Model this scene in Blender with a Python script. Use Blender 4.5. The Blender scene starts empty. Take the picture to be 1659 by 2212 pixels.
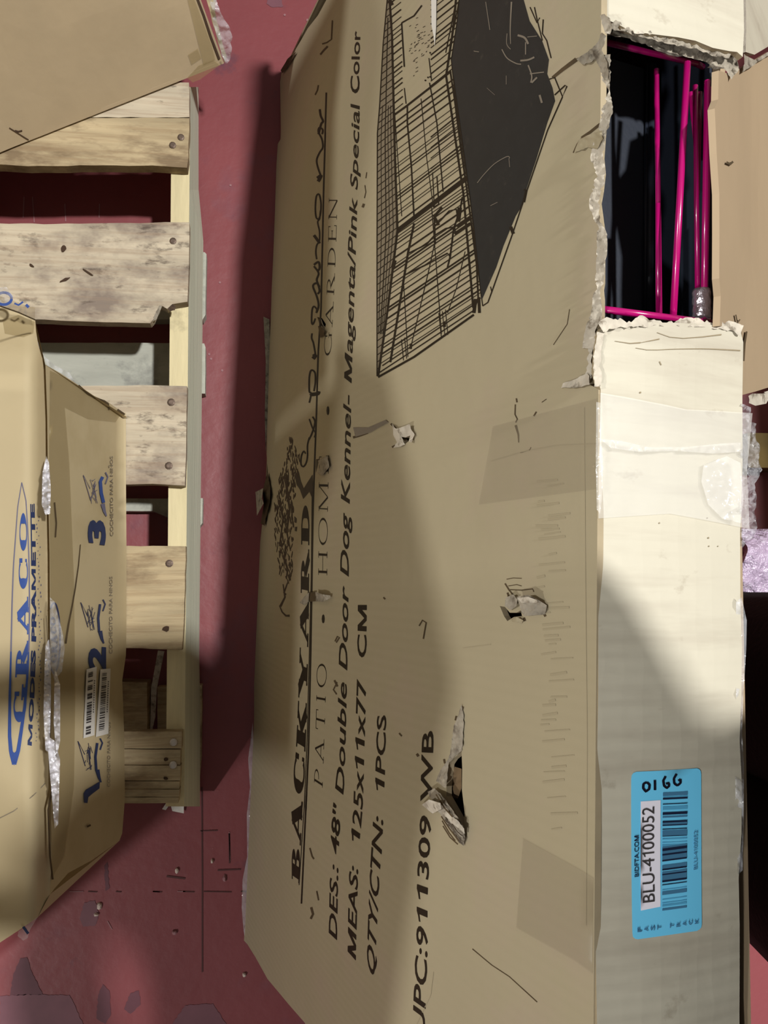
import bpy, bmesh, math, random
from mathutils import Vector, Matrix, noise
from mathutils.geometry import delaunay_2d_cdt
random.seed(7)
C = bpy.context.scene.collection
sc = bpy.context.scene

# ------------------------------------------------------------------ camera, world, lamps, exposure
FW, FH, FOC = 1659.0, 2212.0, 1850.0          # frame and focal length in pixels
NADIR = (560.0, 1265.0)                       # the point straight below the phone
zd = Vector((NADIR[0]-FW/2, NADIR[1]-FH/2, FOC)).normalized()
Zc = -zd
upv = Vector((0, -1, 0)); Yc = (upv - Zc*upv.dot(Zc)).normalized(); Xc = Yc.cross(Zc)
R = Matrix((Xc, Yc, Zc))                      # camera (x right, y down, z forward) -> world
CAMH = 1.19
CAM = Vector((0, 0, CAMH))
cam = bpy.data.objects.new('camera', bpy.data.cameras.new('camera')); C.objects.link(cam)
cam.data.sensor_fit = 'VERTICAL'; cam.data.sensor_height = 24; cam.data.lens = 24*FOC/FH
cam.data.clip_start = 0.003
m = Matrix.Identity(4)
for i, v in enumerate((R @ Vector((1, 0, 0)), R @ Vector((0, -1, 0)), R @ Vector((0, 0, -1)))):
    for j in range(3): m[j][i] = v[j]
m.translation = CAM
cam.matrix_world = m
sc.camera = cam

w = bpy.data.worlds.new('world'); sc.world = w; w.use_nodes = True
w.node_tree.nodes['Background'].inputs[0].default_value = (1.0, 1.0, 0.96, 1)
w.node_tree.nodes['Background'].inputs[1].default_value = 0.15

def lamp(name, loc, target, size, power, col=(1, 1, 1)):
    l = bpy.data.lights.new(name, 'AREA'); l.shape = 'DISK'; l.size = size; l.energy = power; l.color = col
    o = bpy.data.objects.new(name, l); C.objects.link(o); o.location = loc
    o.rotation_euler = (Vector(target)-Vector(loc)).to_track_quat('-Z', 'Y').to_euler(); return o
lamp('ceiling_lamp', (1.77, 0.75, 6.0), (0.1, 0, 0.5), 0.24, 385, (1, .995, .965))
lamp('ceiling_lamp', (-5.4, 0.20, 6.0), (0.1, 0, 0.5), 0.30, 250, (1, 1, .965))
lamp('ceiling_lamp', (-4.3, -3.60, 6.0), (0.1, 0, 0.5), 0.30, 200, (1, 1, .965))

vs = sc.view_settings
vs.view_transform = 'Standard'; vs.look = 'None'; vs.gamma = 1; vs.exposure = 0.0; vs.use_curve_mapping = False

# ------------------------------------------------------------------ geometry of the view
def ray(x, y): return R @ Vector((x-FW/2, y-FH/2, FOC))
def hit(x, y, o, n):
    d = ray(x, y); return CAM + d*((o-CAM).dot(n)/d.dot(n))
def at(x, y, z=0.0): return hit(x, y, Vector((0, 0, z)), Vector((0, 0, 1)))
# frame of the big carton: s along its length, v up its face, w into it
B0, B1 = at(525, 2035), at(606, 150)
BL = (B1-B0).length; BH = 0.77; BD = 0.112
AX = (B1-B0).normalized(); PERP = Vector((AX.y, -AX.x, 0)); LEAN = math.radians(13.6)
BU = Vector((0, 0, 1))*math.cos(LEAN) + PERP*math.sin(LEAN)
BI = PERP*math.cos(LEAN) - Vector((0, 0, 1))*math.sin(LEAN)
def sstep(a, b, x):
    t = max(0, min(1, (x-a)/(b-a))); return t*t*(3-2*t)
def bulge(s, v):
    t = max(0, min(1, v/BH)); q = max(0, min(1, s/BL))
    b = 0.026*math.sin(math.pi*t)*min(1, 4*q+.15)*min(1, 4*(1-q)+.15)
    b += 0.0022*noise.noise(Vector((s*5, v*6, 1.3)))*min(1, 6*t, 6*(1-t))
    return b
def box_pt(s, v, w): return B0 + AX*s + BU*v + BI*w
def face_sv(x, y, lift=0.0):
    b = 0.0
    for _ in range(4):
        q = hit(x, y, B0 - BI*(b+lift), BI) - B0
        s, v = q.dot(AX), q.dot(BU); b = bulge(s, v)
    return s, max(v, 0.0)
def face_pt(s, v, lift=0.0): return box_pt(s, v, -bulge(s, v)-lift)
def tbulge(s, w):
    return 0.004*math.sin(math.pi*max(0, min(1, w/BD))) + 0.0035*noise.noise(Vector((s*7, w*9, 4.1)))
def top_sw(x, y, lift=0.0):
    q = hit(x, y, B0+BU*(BH+lift+.003), BU) - B0
    return q.dot(AX), q.dot(BI)
def top_pt(s, w, lift=0.0): return box_pt(s, BH+tbulge(s, w)+lift, w)
def in_pt(x, y, v):
    q = hit(x, y, B0+BU*v, BU); return q

# ------------------------------------------------------------------ materials
def mat(name, col, rough=.7, metal=0, spec=.3, var=.0, vscale=8, var2=None, stripes=None, bump=0, bscale=60, coord='Object',
        stretch=(1, 1, 1), alpha=1, trans=0, coat=0):
    m = bpy.data.materials.new(name); m.use_nodes = True; nt = m.node_tree; b = nt.nodes['Principled BSDF']; L = nt.links
    b.inputs['Roughness'].default_value = rough; b.inputs['Metallic'].default_value = metal
    b.inputs['Specular IOR Level'].default_value = spec; b.inputs['Alpha'].default_value = alpha
    b.inputs['Transmission Weight'].default_value = trans; b.inputs['Coat Weight'].default_value = coat
    c = tuple(lin(x) for x in col)+(1,)
    b.inputs['Base Color'].default_value = c
    tc = nt.nodes.new('ShaderNodeTexCoord'); mp = nt.nodes.new('ShaderNodeMapping'); mp.inputs['Scale'].default_value = stretch
    L.new(tc.outputs[coord], mp.inputs[0])
    src = None
    if var:
        n = nt.nodes.new('ShaderNodeTexNoise'); n.inputs['Scale'].default_value = vscale; n.inputs['Detail'].default_value = 6; n.inputs['Roughness'].default_value = .6
        L.new(mp.outputs[0], n.inputs['Vector'])
        r = nt.nodes.new('ShaderNodeValToRGB'); r.color_ramp.elements[0].position = .3; r.color_ramp.elements[1].position = .7
        lo = tuple(lin(x*(1-var)) for x in (var2 or col)) if not var2 else tuple(lin(x) for x in var2)
        r.color_ramp.elements[0].color = lo+(1,); r.color_ramp.elements[1].color = c
        L.new(n.outputs['Fac'], r.inputs[0]); src = r.outputs[0]; L.new(src, b.inputs['Base Color'])
    hts = []
    if stripes:                                # corrugation showing through: bands across one UV axis
        ax, period, depth = stripes
        sp = nt.nodes.new('ShaderNodeSeparateXYZ'); L.new(tc.outputs['UV'], sp.inputs[0])
        mt = nt.nodes.new('ShaderNodeMath'); mt.operation = 'MULTIPLY'; mt.inputs[1].default_value = 2*math.pi/period; L.new(sp.outputs[ax], mt.inputs[0])
        sn = nt.nodes.new('ShaderNodeMath'); sn.operation = 'SINE'; L.new(mt.outputs[0], sn.inputs[0])
        hts.append((sn.outputs[0], depth))
    if bump:
        n2 = nt.nodes.new('ShaderNodeTexNoise'); n2.inputs['Scale'].default_value = bscale; n2.inputs['Detail'].default_value = 4
        L.new(mp.outputs[0], n2.inputs['Vector']); hts.append((n2.outputs['Fac'], bump))
    prev = None
    for h, d in hts:
        bp = nt.nodes.new('ShaderNodeBump'); bp.inputs['Distance'].default_value = d; bp.inputs['Strength'].default_value = 1
        L.new(h, bp.inputs['Height'])
        if prev: L.new(prev, bp.inputs['Normal'])
        prev = bp.outputs[0]
    if prev: L.new(prev, b.inputs['Normal'])
    return m
def lin(x):
    x /= 255.0; return x/12.92 if x <= .04045 else ((x+.055)/1.055)**2.4
def speckle(m, col, scale, lo, hi, amount=1, stretch=(1, 1, 1), coord='Object', detail=5):
    """stains, scuffs and painted glints of a second colour over a material's own colour"""
    nt = m.node_tree; b = nt.nodes['Principled BSDF']; L = nt.links
    tc = nt.nodes.new('ShaderNodeTexCoord'); mp = nt.nodes.new('ShaderNodeMapping'); mp.inputs['Scale'].default_value = stretch
    L.new(tc.outputs[coord], mp.inputs[0])
    n = nt.nodes.new('ShaderNodeTexNoise'); n.inputs['Scale'].default_value = scale; n.inputs['Detail'].default_value = detail; n.inputs['Roughness'].default_value = .65
    L.new(mp.outputs[0], n.inputs['Vector'])
    mr = nt.nodes.new('ShaderNodeMapRange'); mr.inputs['From Min'].default_value = lo; mr.inputs['From Max'].default_value = hi; mr.inputs['To Max'].default_value = amount
    L.new(n.outputs['Fac'], mr.inputs['Value'])
    mx = nt.nodes.new('ShaderNodeMix'); mx.data_type = 'RGBA'
    s = b.inputs['Base Color']
    if s.is_linked: L.new(s.links[0].from_socket, mx.inputs['A'])
    else: mx.inputs['A'].default_value = s.default_value
    mx.inputs['B'].default_value = tuple(lin(x) for x in col)+(1,)
    L.new(mr.outputs[0], mx.inputs['Factor']); L.new(mx.outputs['Result'], s)
    return m

CARD = (170, 158, 131)
M = {}
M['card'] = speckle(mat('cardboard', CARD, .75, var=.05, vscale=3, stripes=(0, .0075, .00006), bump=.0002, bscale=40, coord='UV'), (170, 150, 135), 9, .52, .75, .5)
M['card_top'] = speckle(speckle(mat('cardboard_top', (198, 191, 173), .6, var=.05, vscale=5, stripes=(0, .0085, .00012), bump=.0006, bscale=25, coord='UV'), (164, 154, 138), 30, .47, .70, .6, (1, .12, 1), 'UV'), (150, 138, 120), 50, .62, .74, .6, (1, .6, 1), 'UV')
M['card_flap'] = mat('cardboard_flap', (172, 150, 122), .75, var=.06, vscale=4, bump=.0006, bscale=18, coord='UV')
M['card_stroller'] = speckle(mat('cardboard_stroller', (190, 173, 138), .65, var=.06, vscale=4, bump=.0005, bscale=22), (160, 140, 100), 6, .55, .75, .5)
M['card_far'] = mat('cardboard_far', (176, 156, 126), .75, var=.05, vscale=5, bump=.0003, bscale=30, coord='UV')
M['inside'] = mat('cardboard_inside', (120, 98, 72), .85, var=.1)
M['torn'] = speckle(mat('torn_paper', (204, 194, 178), .9, var=.15, vscale=60, bump=.0009, bscale=150), (104, 92, 76), 110, .54, .66, .8)
M['card_edge'] = mat('cardboard_edge', (172, 156, 128), .85, var=.1, vscale=30)
M['torn_grey'] = speckle(mat('torn_paper_grey', (170, 160, 144), .9, var=.2, vscale=70, bump=.002, bscale=120), (70, 60, 50), 80, .5, .68, .9)
M['print'] = mat('black_print', (44, 34, 22), .7, var=.25, vscale=60, spec=.2)
M['print_thin'] = mat('thin_print', (64, 50, 32), .7, spec=.2)
M['print_grey'] = mat('grey_print', (66, 56, 44), .7, spec=.2)
M['print_tray'] = speckle(mat('solid_black_print', (38, 38, 39), .5, var=.1, vscale=80), (60, 56, 52), 130, .6, .75, .6)
M['shade_print'] = mat('grey_halftone_print', (126, 114, 95), .75)
M['scratch'] = mat('scuffed_print', (120, 110, 98), .6)
M['crease'] = mat('crease_shade', (138, 124, 100), .9)
M['scuff_top'] = mat('soiled_band', (184, 176, 158), .65)
M['scuff_face'] = mat('soiled_dash', (160, 148, 122), .75)
M['floor_grey'] = mat('worn_floor_patch', (124, 80, 90), .5, var=.12, vscale=20)
M['floor_dark'] = mat('dark_floor_patch', (108, 64, 74), .5, var=.15, vscale=20)
M['scar'] = mat('torn_fibre', (88, 72, 50), .9, var=.2, vscale=90)
M['tape'] = mat('clear_tape', (240, 238, 234), .22, spec=.9, alpha=.26, bump=.0016, bscale=26, coord='UV')  # milky white tint stands in for lamp glare on the clear tape
M['tape_brown'] = mat('brown_tape', (158, 138, 92), .3, spec=.5, alpha=.34, bump=.0005, bscale=20)
M['film'] = mat('clear_film', (226, 226, 232), .1, spec=.8, alpha=.34, bump=.004, bscale=60)
M['film_edge'] = mat('creased_tape', (238, 236, 232), .16, spec=.9, alpha=.26, bump=.0006, bscale=40)
M['tape_glare'] = mat('glossy_tape', (236, 234, 240), .16, spec=1, alpha=.75, metal=.15, bump=.0012, bscale=25)  # near-white colour stands in for the bright glare streaks on the tape
M['wood'] = speckle(speckle(speckle(mat('pallet_wood', (212, 198, 174), .8, var=.16, vscale=5, stretch=(1, 7, 1), bump=.0012, bscale=30), (122, 108, 100), 9, .47, .64, .85, (1, 1.6, 1)), (84, 72, 64), 46, .56, .68, .8, (.6, 1.4, 1)), (160, 138, 116), 3, .48, .62, .45, (2, 60, 1))
M['wood_warm'] = speckle(speckle(mat('pallet_wood_warm', (200, 180, 144), .8, var=.2, vscale=6, stretch=(1, 9, 1), bump=.0012, bscale=30), (112, 92, 70), 10, .5, .66, .8, (1, 3, 1)), (150, 126, 96), 3, .48, .62, .5, (2, 60, 1))
M['wood_grey'] = speckle(mat('pallet_wood_grey', (186, 186, 174), .85, var=.12, vscale=9, stretch=(1, 5, 1), bump=.001, bscale=30), (120, 120, 116), 20, .55, .7, .7)
M['wood_cream'] = speckle(mat('stringer_wood', (226, 212, 170), .8, var=.1, vscale=6, stretch=(8, 1, 1), bump=.0008, bscale=30), (150, 138, 110), 12, .6, .72, .7)
M['wood_green'] = mat('stringer_side', (226, 227, 206), .8, var=.1, vscale=6, stretch=(1, .3, 8), bump=.0008, bscale=30)
M['nail'] = mat('nail_head', (120, 102, 90), .5, metal=.5, var=.3, vscale=300)
M['nail_bright'] = mat('nail_head_bright', (196, 186, 176), .4, metal=.5)
M['knot'] = mat('wood_knot', (70, 52, 40), .9)
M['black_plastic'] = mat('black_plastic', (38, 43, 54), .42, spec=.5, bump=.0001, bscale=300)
M['magenta'] = mat('magenta_enamel', (168, 9, 98), .22, spec=.7, coat=.5)
M['magenta_shaded'] = mat('shaded_magenta_enamel', (58, 8, 34), .4, spec=.4)  # darker copy of the enamel: shade inside the carton put into the colour
M['steel'] = mat('crimped_steel', (214, 200, 206), .25, metal=.85, bump=.002, bscale=160)
M['blue_label'] = mat('blue_label', (116, 212, 255), .45, spec=.4)
M['white_label'] = mat('white_label', (246, 242, 254), .5)
M['label_ink'] = mat('label_ink', (24, 34, 62), .6)
M['label_mid'] = mat('label_faded_ink', (70, 122, 158), .6)
M['label_soft'] = mat('label_soft_ink', (84, 164, 206), .6)
M['marker'] = mat('black_marker', (20, 18, 34), .5)
M['white_paper'] = mat('white_sticker', (220, 216, 210), .6)
M['grey_ink'] = mat('sticker_ink', (66, 62, 62), .6)
M['blue_ink'] = mat('blue_ink', (52, 80, 150), .6, var=.12, vscale=40)
M['navy_ink'] = mat('navy_ink', (44, 56, 96), .6, var=.15, vscale=40)
M['faint_ink'] = mat('faint_ink', (134, 124, 108), .7)
M['faint_blue'] = mat('faint_blue_ink', (104, 102, 124), .7)
M['cloth'] = mat('black_cloth', (22, 22, 23), .9, var=.2, vscale=40, bump=.001, bscale=200)
M['top_cloth'] = mat('charcoal_jersey', (44, 44, 50), .9, bump=.001, bscale=200)
M['skin'] = mat('skin', (196, 150, 124), .55)
M['hair'] = mat('dark_hair', (36, 26, 20), .5, bump=.002, bscale=120)
M['eye'] = mat('eye', (40, 30, 26), .2)
M['rubber'] = mat('black_shoe', (24, 24, 26), .6)
M['phone'] = mat('phone_shell', (48, 48, 52), .3, metal=.4)
M['lavender'] = speckle(mat('lavender_film', (206, 184, 212), .25, spec=.8, metal=.08, bump=.012, bscale=75), (236, 222, 244), 80, .52, .62, .9)  # the pale flecks are painted glints on the crinkled film
M['chip'] = mat('pale_chip', (206, 190, 180), .8)
M['joint'] = mat('floor_scratch', (80, 44, 44), .6)
M['joint_pale'] = mat('floor_scratch_pale', (150, 108, 112), .6)
fl = mat('painted_floor', (138, 70, 74), .42, spec=.35, var=.1, vscale=3, bump=.0006, bscale=60)
speckle(fl, (112, 74, 88), 3.2, .54, .68, .75); speckle(fl, (88, 60, 74), 9, .60, .70, .7); speckle(fl, (176, 120, 124), 120, .70, .76, .8)
M['floor'] = fl

# ------------------------------------------------------------------ mesh helpers
def tag(o, label, cat, group=None, kind=None):
    o['label'] = label; o['category'] = cat
    if group: o['group'] = group
    if kind: o['kind'] = kind
    return o
def thing(name, label, cat, loc=(0, 0, 0), group=None):
    o = bpy.data.objects.new(name, None); C.objects.link(o); o.location = loc; o.empty_display_size = .05
    bpy.context.view_layer.update()
    return tag(o, label, cat, group)
def root_of(p):
    v = Vector((0, 0, 0))
    while p: v += p.location; p = p.parent
    return v
def link(name, verts, faces, mats, parent=None, uvs=None, midx=None, smooth=False):
    me = bpy.data.meshes.new(name); off = root_of(parent)
    me.from_pydata([tuple(Vector(v)-off) for v in verts], [], faces)
    for mm in (mats if isinstance(mats, (list, tuple)) else [mats]): me.materials.append(mm)
    if uvs:
        ul = me.uv_layers.new(name='UVMap')
        for l in me.loops: ul.data[l.index].uv = uvs[l.vertex_index]
    if midx: me.polygons.foreach_set('material_index', midx)
    if smooth: me.polygons.foreach_set('use_smooth', [True]*len(me.polygons))
    me.update()
    o = bpy.data.objects.new(name, me); C.objects.link(o)
    if parent: o.parent = parent
    return o
def inside(p, poly):
    x, y = p; c = False; j = len(poly)-1
    for i in range(len(poly)):
        xi, yi = poly[i]; xj, yj = poly[j]
        if (yi > y) != (yj > y) and x < (xj-xi)*(y-yi)/(yj-yi)+xi: c = not c
        j = i
    return c
def densify(poly, step, closed=True, jag=0, rnd=random):
    out = []; n = len(poly)
    for i in range(n if closed else n-1):
        a = Vector(poly[i][:2]); b = Vector(poly[(i+1) % n][:2]); k = max(1, int((b-a).length/step))
        nrm = Vector((-(b-a).y, (b-a).x)).normalized() if (b-a).length > 0 else Vector((0, 0))
        for t in range(k):
            p = a.lerp(b, t/k)
            if jag and t: p = p + nrm*rnd.uniform(-jag, jag)
            out.append((p.x, p.y))
    if not closed: out.append(tuple(poly[-1][:2]))
    return out
def cdt(outline, holes, step):
    pts = [Vector(p) for p in outline]; edges = [(i, (i+1) % len(outline)) for i in range(len(outline))]
    for h in holes:
        k = len(pts); pts += [Vector(p) for p in h]; edges += [(k+i, k+(i+1) % len(h)) for i in range(len(h))]
    xs = [p[0] for p in outline]; ys = [p[1] for p in outline]; r = random.Random(3)
    y = min(ys)+step*.5
    while y < max(ys):
        x = min(xs)+step*.5
        while x < max(xs):
            p = (x+r.uniform(-.1, .1)*step, y+r.uniform(-.1, .1)*step)
            if inside(p, outline) and not any(inside(p, h) for h in holes): pts.append(Vector(p))
            x += step
        y += step
    V, _, F, _, _, _ = delaunay_2d_cdt(pts, edges, [], 0, 1e-7)
    out = []
    for f in F:
        c = sum((V[i] for i in f), Vector((0, 0)))/len(f)
        if inside(c, outline) and not any(inside(c, h) for h in holes): out.append(list(f))
    return [(v.x, v.y) for v in V], out
def sheet(name, outline, fn, mats, parent=None, holes=(), step=.03, thick=0, smooth=True, kind=None):
    """a sheet cut to an outline; fn(a, b, depth) gives the point; thick > 0 gives it a back and a rim (second material)"""
    V, F = cdt(outline, holes, step); n = len(V)
    P = [fn(a, b, 0) for a, b in V]; uv = list(V); faces = [list(f) for f in F]; mi = [0]*len(F)
    used = set(i for f in F for i in f)
    if faces:
        f = faces[0]; nn = (P[f[1]]-P[f[0]]).cross(P[f[2]]-P[f[0]])
        q = fn(*V[f[0]], .001)-P[f[0]]
        if nn.dot(q) > 0: faces = [f[::-1] for f in faces]
    if thick:
        P += [fn(a, b, thick) for a, b in V]; uv += list(V)
        top = list(faces); ec = {}
        for f in top:
            for i in range(len(f)):
                a, b = f[i], f[(i+1) % len(f)]; ec[(a, b)] = 1
        faces += [[i+n for i in f[::-1]] for f in top]; mi += [0]*len(top)
        for (a, b) in ec:
            if (b, a) not in ec: faces.append([b, a, a+n, b+n]); mi.append(1 if isinstance(mats, (list, tuple)) and len(mats) > 1 else 0)
    keep = sorted(set(i for f in faces for i in f)); re = {k: i for i, k in enumerate(keep)}
    o = link(name, [P[k] for k in keep], [[re[i] for i in f] for f in faces], mats, parent, [uv[k] for k in keep], mi, smooth and not thick)
    if kind: o['kind'] = kind
    return o
def box8(name, c, m, parent=None):
    """solid from 8 corners: 4 below, 4 above, same order"""
    f = [(0, 1, 2, 3), (7, 6, 5, 4), (0, 4, 5, 1), (1, 5, 6, 2), (2, 6, 7, 3), (3, 7, 4, 0)]
    a, b, d = c[1]-c[0], c[3]-c[0], c[4]-c[0]
    if a.cross(b).dot(d) > 0: f = [x[::-1] for x in f]
    return link(name, c, f, m, parent)
def tube_geo(pts, rad, sides=10):
    V, F = [], []
    n = len(pts); up = None
    for i, p in enumerate(pts):
        t = (pts[min(i+1, n-1)]-pts[max(i-1, 0)]).normalized()
        if up is None: up = t.orthogonal().normalized()
        up = (up-t*up.dot(t)).normalized(); s = t.cross(up); r = rad[i] if isinstance(rad, (list, tuple)) else rad
        for k in range(sides):
            a = 2*math.pi*k/sides; V.append(p+up*(math.cos(a)*r)+s*(math.sin(a)*r))
    for i in range(n-1):
        for k in range(sides):
            a, b = i*sides+k, i*sides+(k+1) % sides; F.append((a, b, b+sides, a+sides))
    F.append(tuple(range(sides))[::-1]); F.append(tuple(range((n-1)*sides, n*sides)))
    return V, F
def tube(name, pts, rad, m, parent=None, sides=10):
    V, F = tube_geo([Vector(p) for p in pts], rad, sides); return link(name, V, F, m, parent, smooth=True)
class Ink:
    """flat print collected in drawing coordinates and laid on a surface"""
    def __init__(s): s.V = []; s.F = []
    def poly(s, pts):
        k = len(s.V); vs2, f = cdt(list(pts), [], 1e9); s.V += vs2; s.F += [[k+i for i in q] for q in f]
    def line(s, pts, wd, step=None):
        if step: pts = densify(pts, step, False)
        pts = [Vector(p[:2]) for p in pts]; k = len(s.V); n = len(pts)
        for i, p in enumerate(pts):
            t = (pts[min(i+1, n-1)]-pts[max(i-1, 0)])
            if t.length < 1e-9: t = Vector((1, 0))
            t.normalize(); nn = Vector((-t.y, t.x)); ww = (wd[0]+(wd[1]-wd[0])*i/max(1, n-1) if isinstance(wd, tuple) else wd)/2
            s.V += [tuple(p+nn*ww), tuple(p-nn*ww)]
            if i: a = k+2*i; s.F.append([a-2, a-1, a+1, a])
        return s
    def blob(s, x, y, rx, ry, rot=0, n=8, rnd=None):
        k = len(s.V); c, d = math.cos(rot), math.sin(rot)
        for i in range(n):
            q = (rnd.uniform(.75, 1.2) if rnd else 1); a = 2*math.pi*i/n; u, v = rx*q*math.cos(a), ry*q*math.sin(a); s.V.append((x+u*c-v*d, y+u*d+v*c))
        s.F.append(list(range(k, k+n)))
    def put(s, name, fn, m, parent):
        P = [fn(a, b) for a, b in s.V]; F = []
        for f in s.F:                                   # face the reader
            nn = Vector((0, 0, 0))
            for i in range(1, len(f)-1): nn += (P[f[i]]-P[f[0]]).cross(P[f[i+1]]-P[f[0]])
            F.append(f if nn.dot(CAM-P[f[0]]) > 0 else f[::-1])
        o = link(name, P, F, m, parent)
        if name in ('scuff_mark', 'tear_line', 'crease_line', 'cut_line', 'floor_scratch', 'printed_picture', 'tree_emblem', 'printed_script', 'barcode'): o['kind'] = 'stuff'
        return o
_tc = {}
def glyphs(body, bold=0.0):
    key = (body, bold)
    if key not in _tc:
        cu = bpy.data.curves.new('t', 'FONT'); cu.body = body; cu.offset = bold; cu.resolution_u = 3
        o = bpy.data.objects.new('t', cu); C.objects.link(o); bpy.context.view_layer.update()
        me = o.evaluated_get(bpy.context.evaluated_depsgraph_get()).to_mesh()
        _tc[key] = ([(v.co.x, v.co.y) for v in me.vertices], [list(p.vertices) for p in me.polygons])
        bpy.data.objects.remove(o); bpy.data.curves.remove(cu)
    return _tc[key]
CAPH = max(y for x, y in glyphs('H')[0])
def plerp(pts, t):
    k = t*(len(pts)-1); i = max(0, min(len(pts)-2, int(k))); f = k-i
    return Vector(pts[i]).lerp(Vector(pts[i+1]), f)
def resample(pts, n=24):
    L = [0]
    for a, b in zip(pts, pts[1:]): L.append(L[-1]+(Vector(b)-Vector(a)).length)
    out = []
    for i in range(n+1):
        d = L[-1]*i/n; j = 0
        while j < len(L)-2 and L[j+1] < d: j += 1
        out.append(tuple(Vector(pts[j]).lerp(Vector(pts[j+1]), (d-L[j])/max(1e-9, L[j+1]-L[j]))))
    return out
def layout(body, bold):
    """characters set one by one, the figure 1 with its flag; chunks between double spaces stay separate"""
    V, F, ch, x, c = [], [], [], 0.0, 0; hh = max(v[0] for v in glyphs('HH', bold)[0]); w = (.15 if bold > .005 else .085); i = 0
    while i < len(body):
        if body[i] == ' ':
            x += .30
            if body[i:i+2] == '  ': x += .30; i += 1; c += 1
        elif body[i] == '1':
            H = CAPH; g = [(.24, 0), (.24+w, 0), (.24+w, H), (.24+w*.35, H), (.20, .88*H), (.07, .80*H), (.07, (.80-w*.9)*H), (.24, (.86-w*.75)*H)]
            k = len(V); V += [(a+x, b) for a, b in g]; F += [[k+4, k+5, k+6, k+7], [k, k+1, k+2, k+3, k+4, k+7]]; ch += [c]*8; x += .24+w+.13
        elif body[i] == 'M':
            H = CAPH; W = .74; k = len(V); q = w*.95
            V += [(a+x+.07, b) for a, b in ((0, 0), (q, 0), (q, H), (0, H), (W-q, 0), (W, 0), (W, H), (W-q, H), (0, H), (q*1.15, H), (W/2+q*.5, 0), (W/2-q*.5, 0), (W-q*1.15, H), (W, H), (W/2+q*.5, 0), (W/2-q*.5, 0))]
            F += [[k+4*t+d for d in range(4)] for t in range(4)]; ch += [c]*16; x += W+.16
        else:
            g, f = glyphs(body[i], bold); k = len(V); V += [(a+x, b) for a, b in g]; F += [[k+q for q in t] for t in f]; ch += [c]*len(g)
            x += max(v[0] for v in glyphs('H'+body[i]+'H', bold)[0])-hh
        i += 1
    return V, F, ch
def write(name, body, base, cap, conv, put, m, parent, bold=0.0, vf=None):
    """lettering between a base line and a cap line (both given as points along the line); even spacing on the surface itself"""
    V, F, ch_ = (vf[0], vf[1], [0]*len(vf[0])) if vf else layout(body, bold); x0 = min(v[0] for v in V); x1 = max(v[0] for v in V); ch = 1.0 if vf else CAPH
    b = resample([conv(*p) for p in base]); c = resample([conv(*p) for p in cap]); P = []
    for x, y in V:
        t = (x-x0)/(x1-x0); p = plerp(b, t)+(plerp(c, t)-plerp(b, t))*(y/ch); P.append((p.x, p.y))
    for g in range(max(ch_)+1):
        ink = Ink(); idx = [i for i in range(len(P)) if ch_[i] == g]; re = {k: i for i, k in enumerate(idx)}
        if not idx: continue
        ink.V = [P[i] for i in idx]; ink.F = [[re[i] for i in f] for f in F if f[0] in re]
        o = ink.put(name, put, m, parent)
    return o
on_face = lambda s, v: face_pt(s, v, .00028)
on_top = lambda s, w: top_pt(s, w, .0004)

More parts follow.
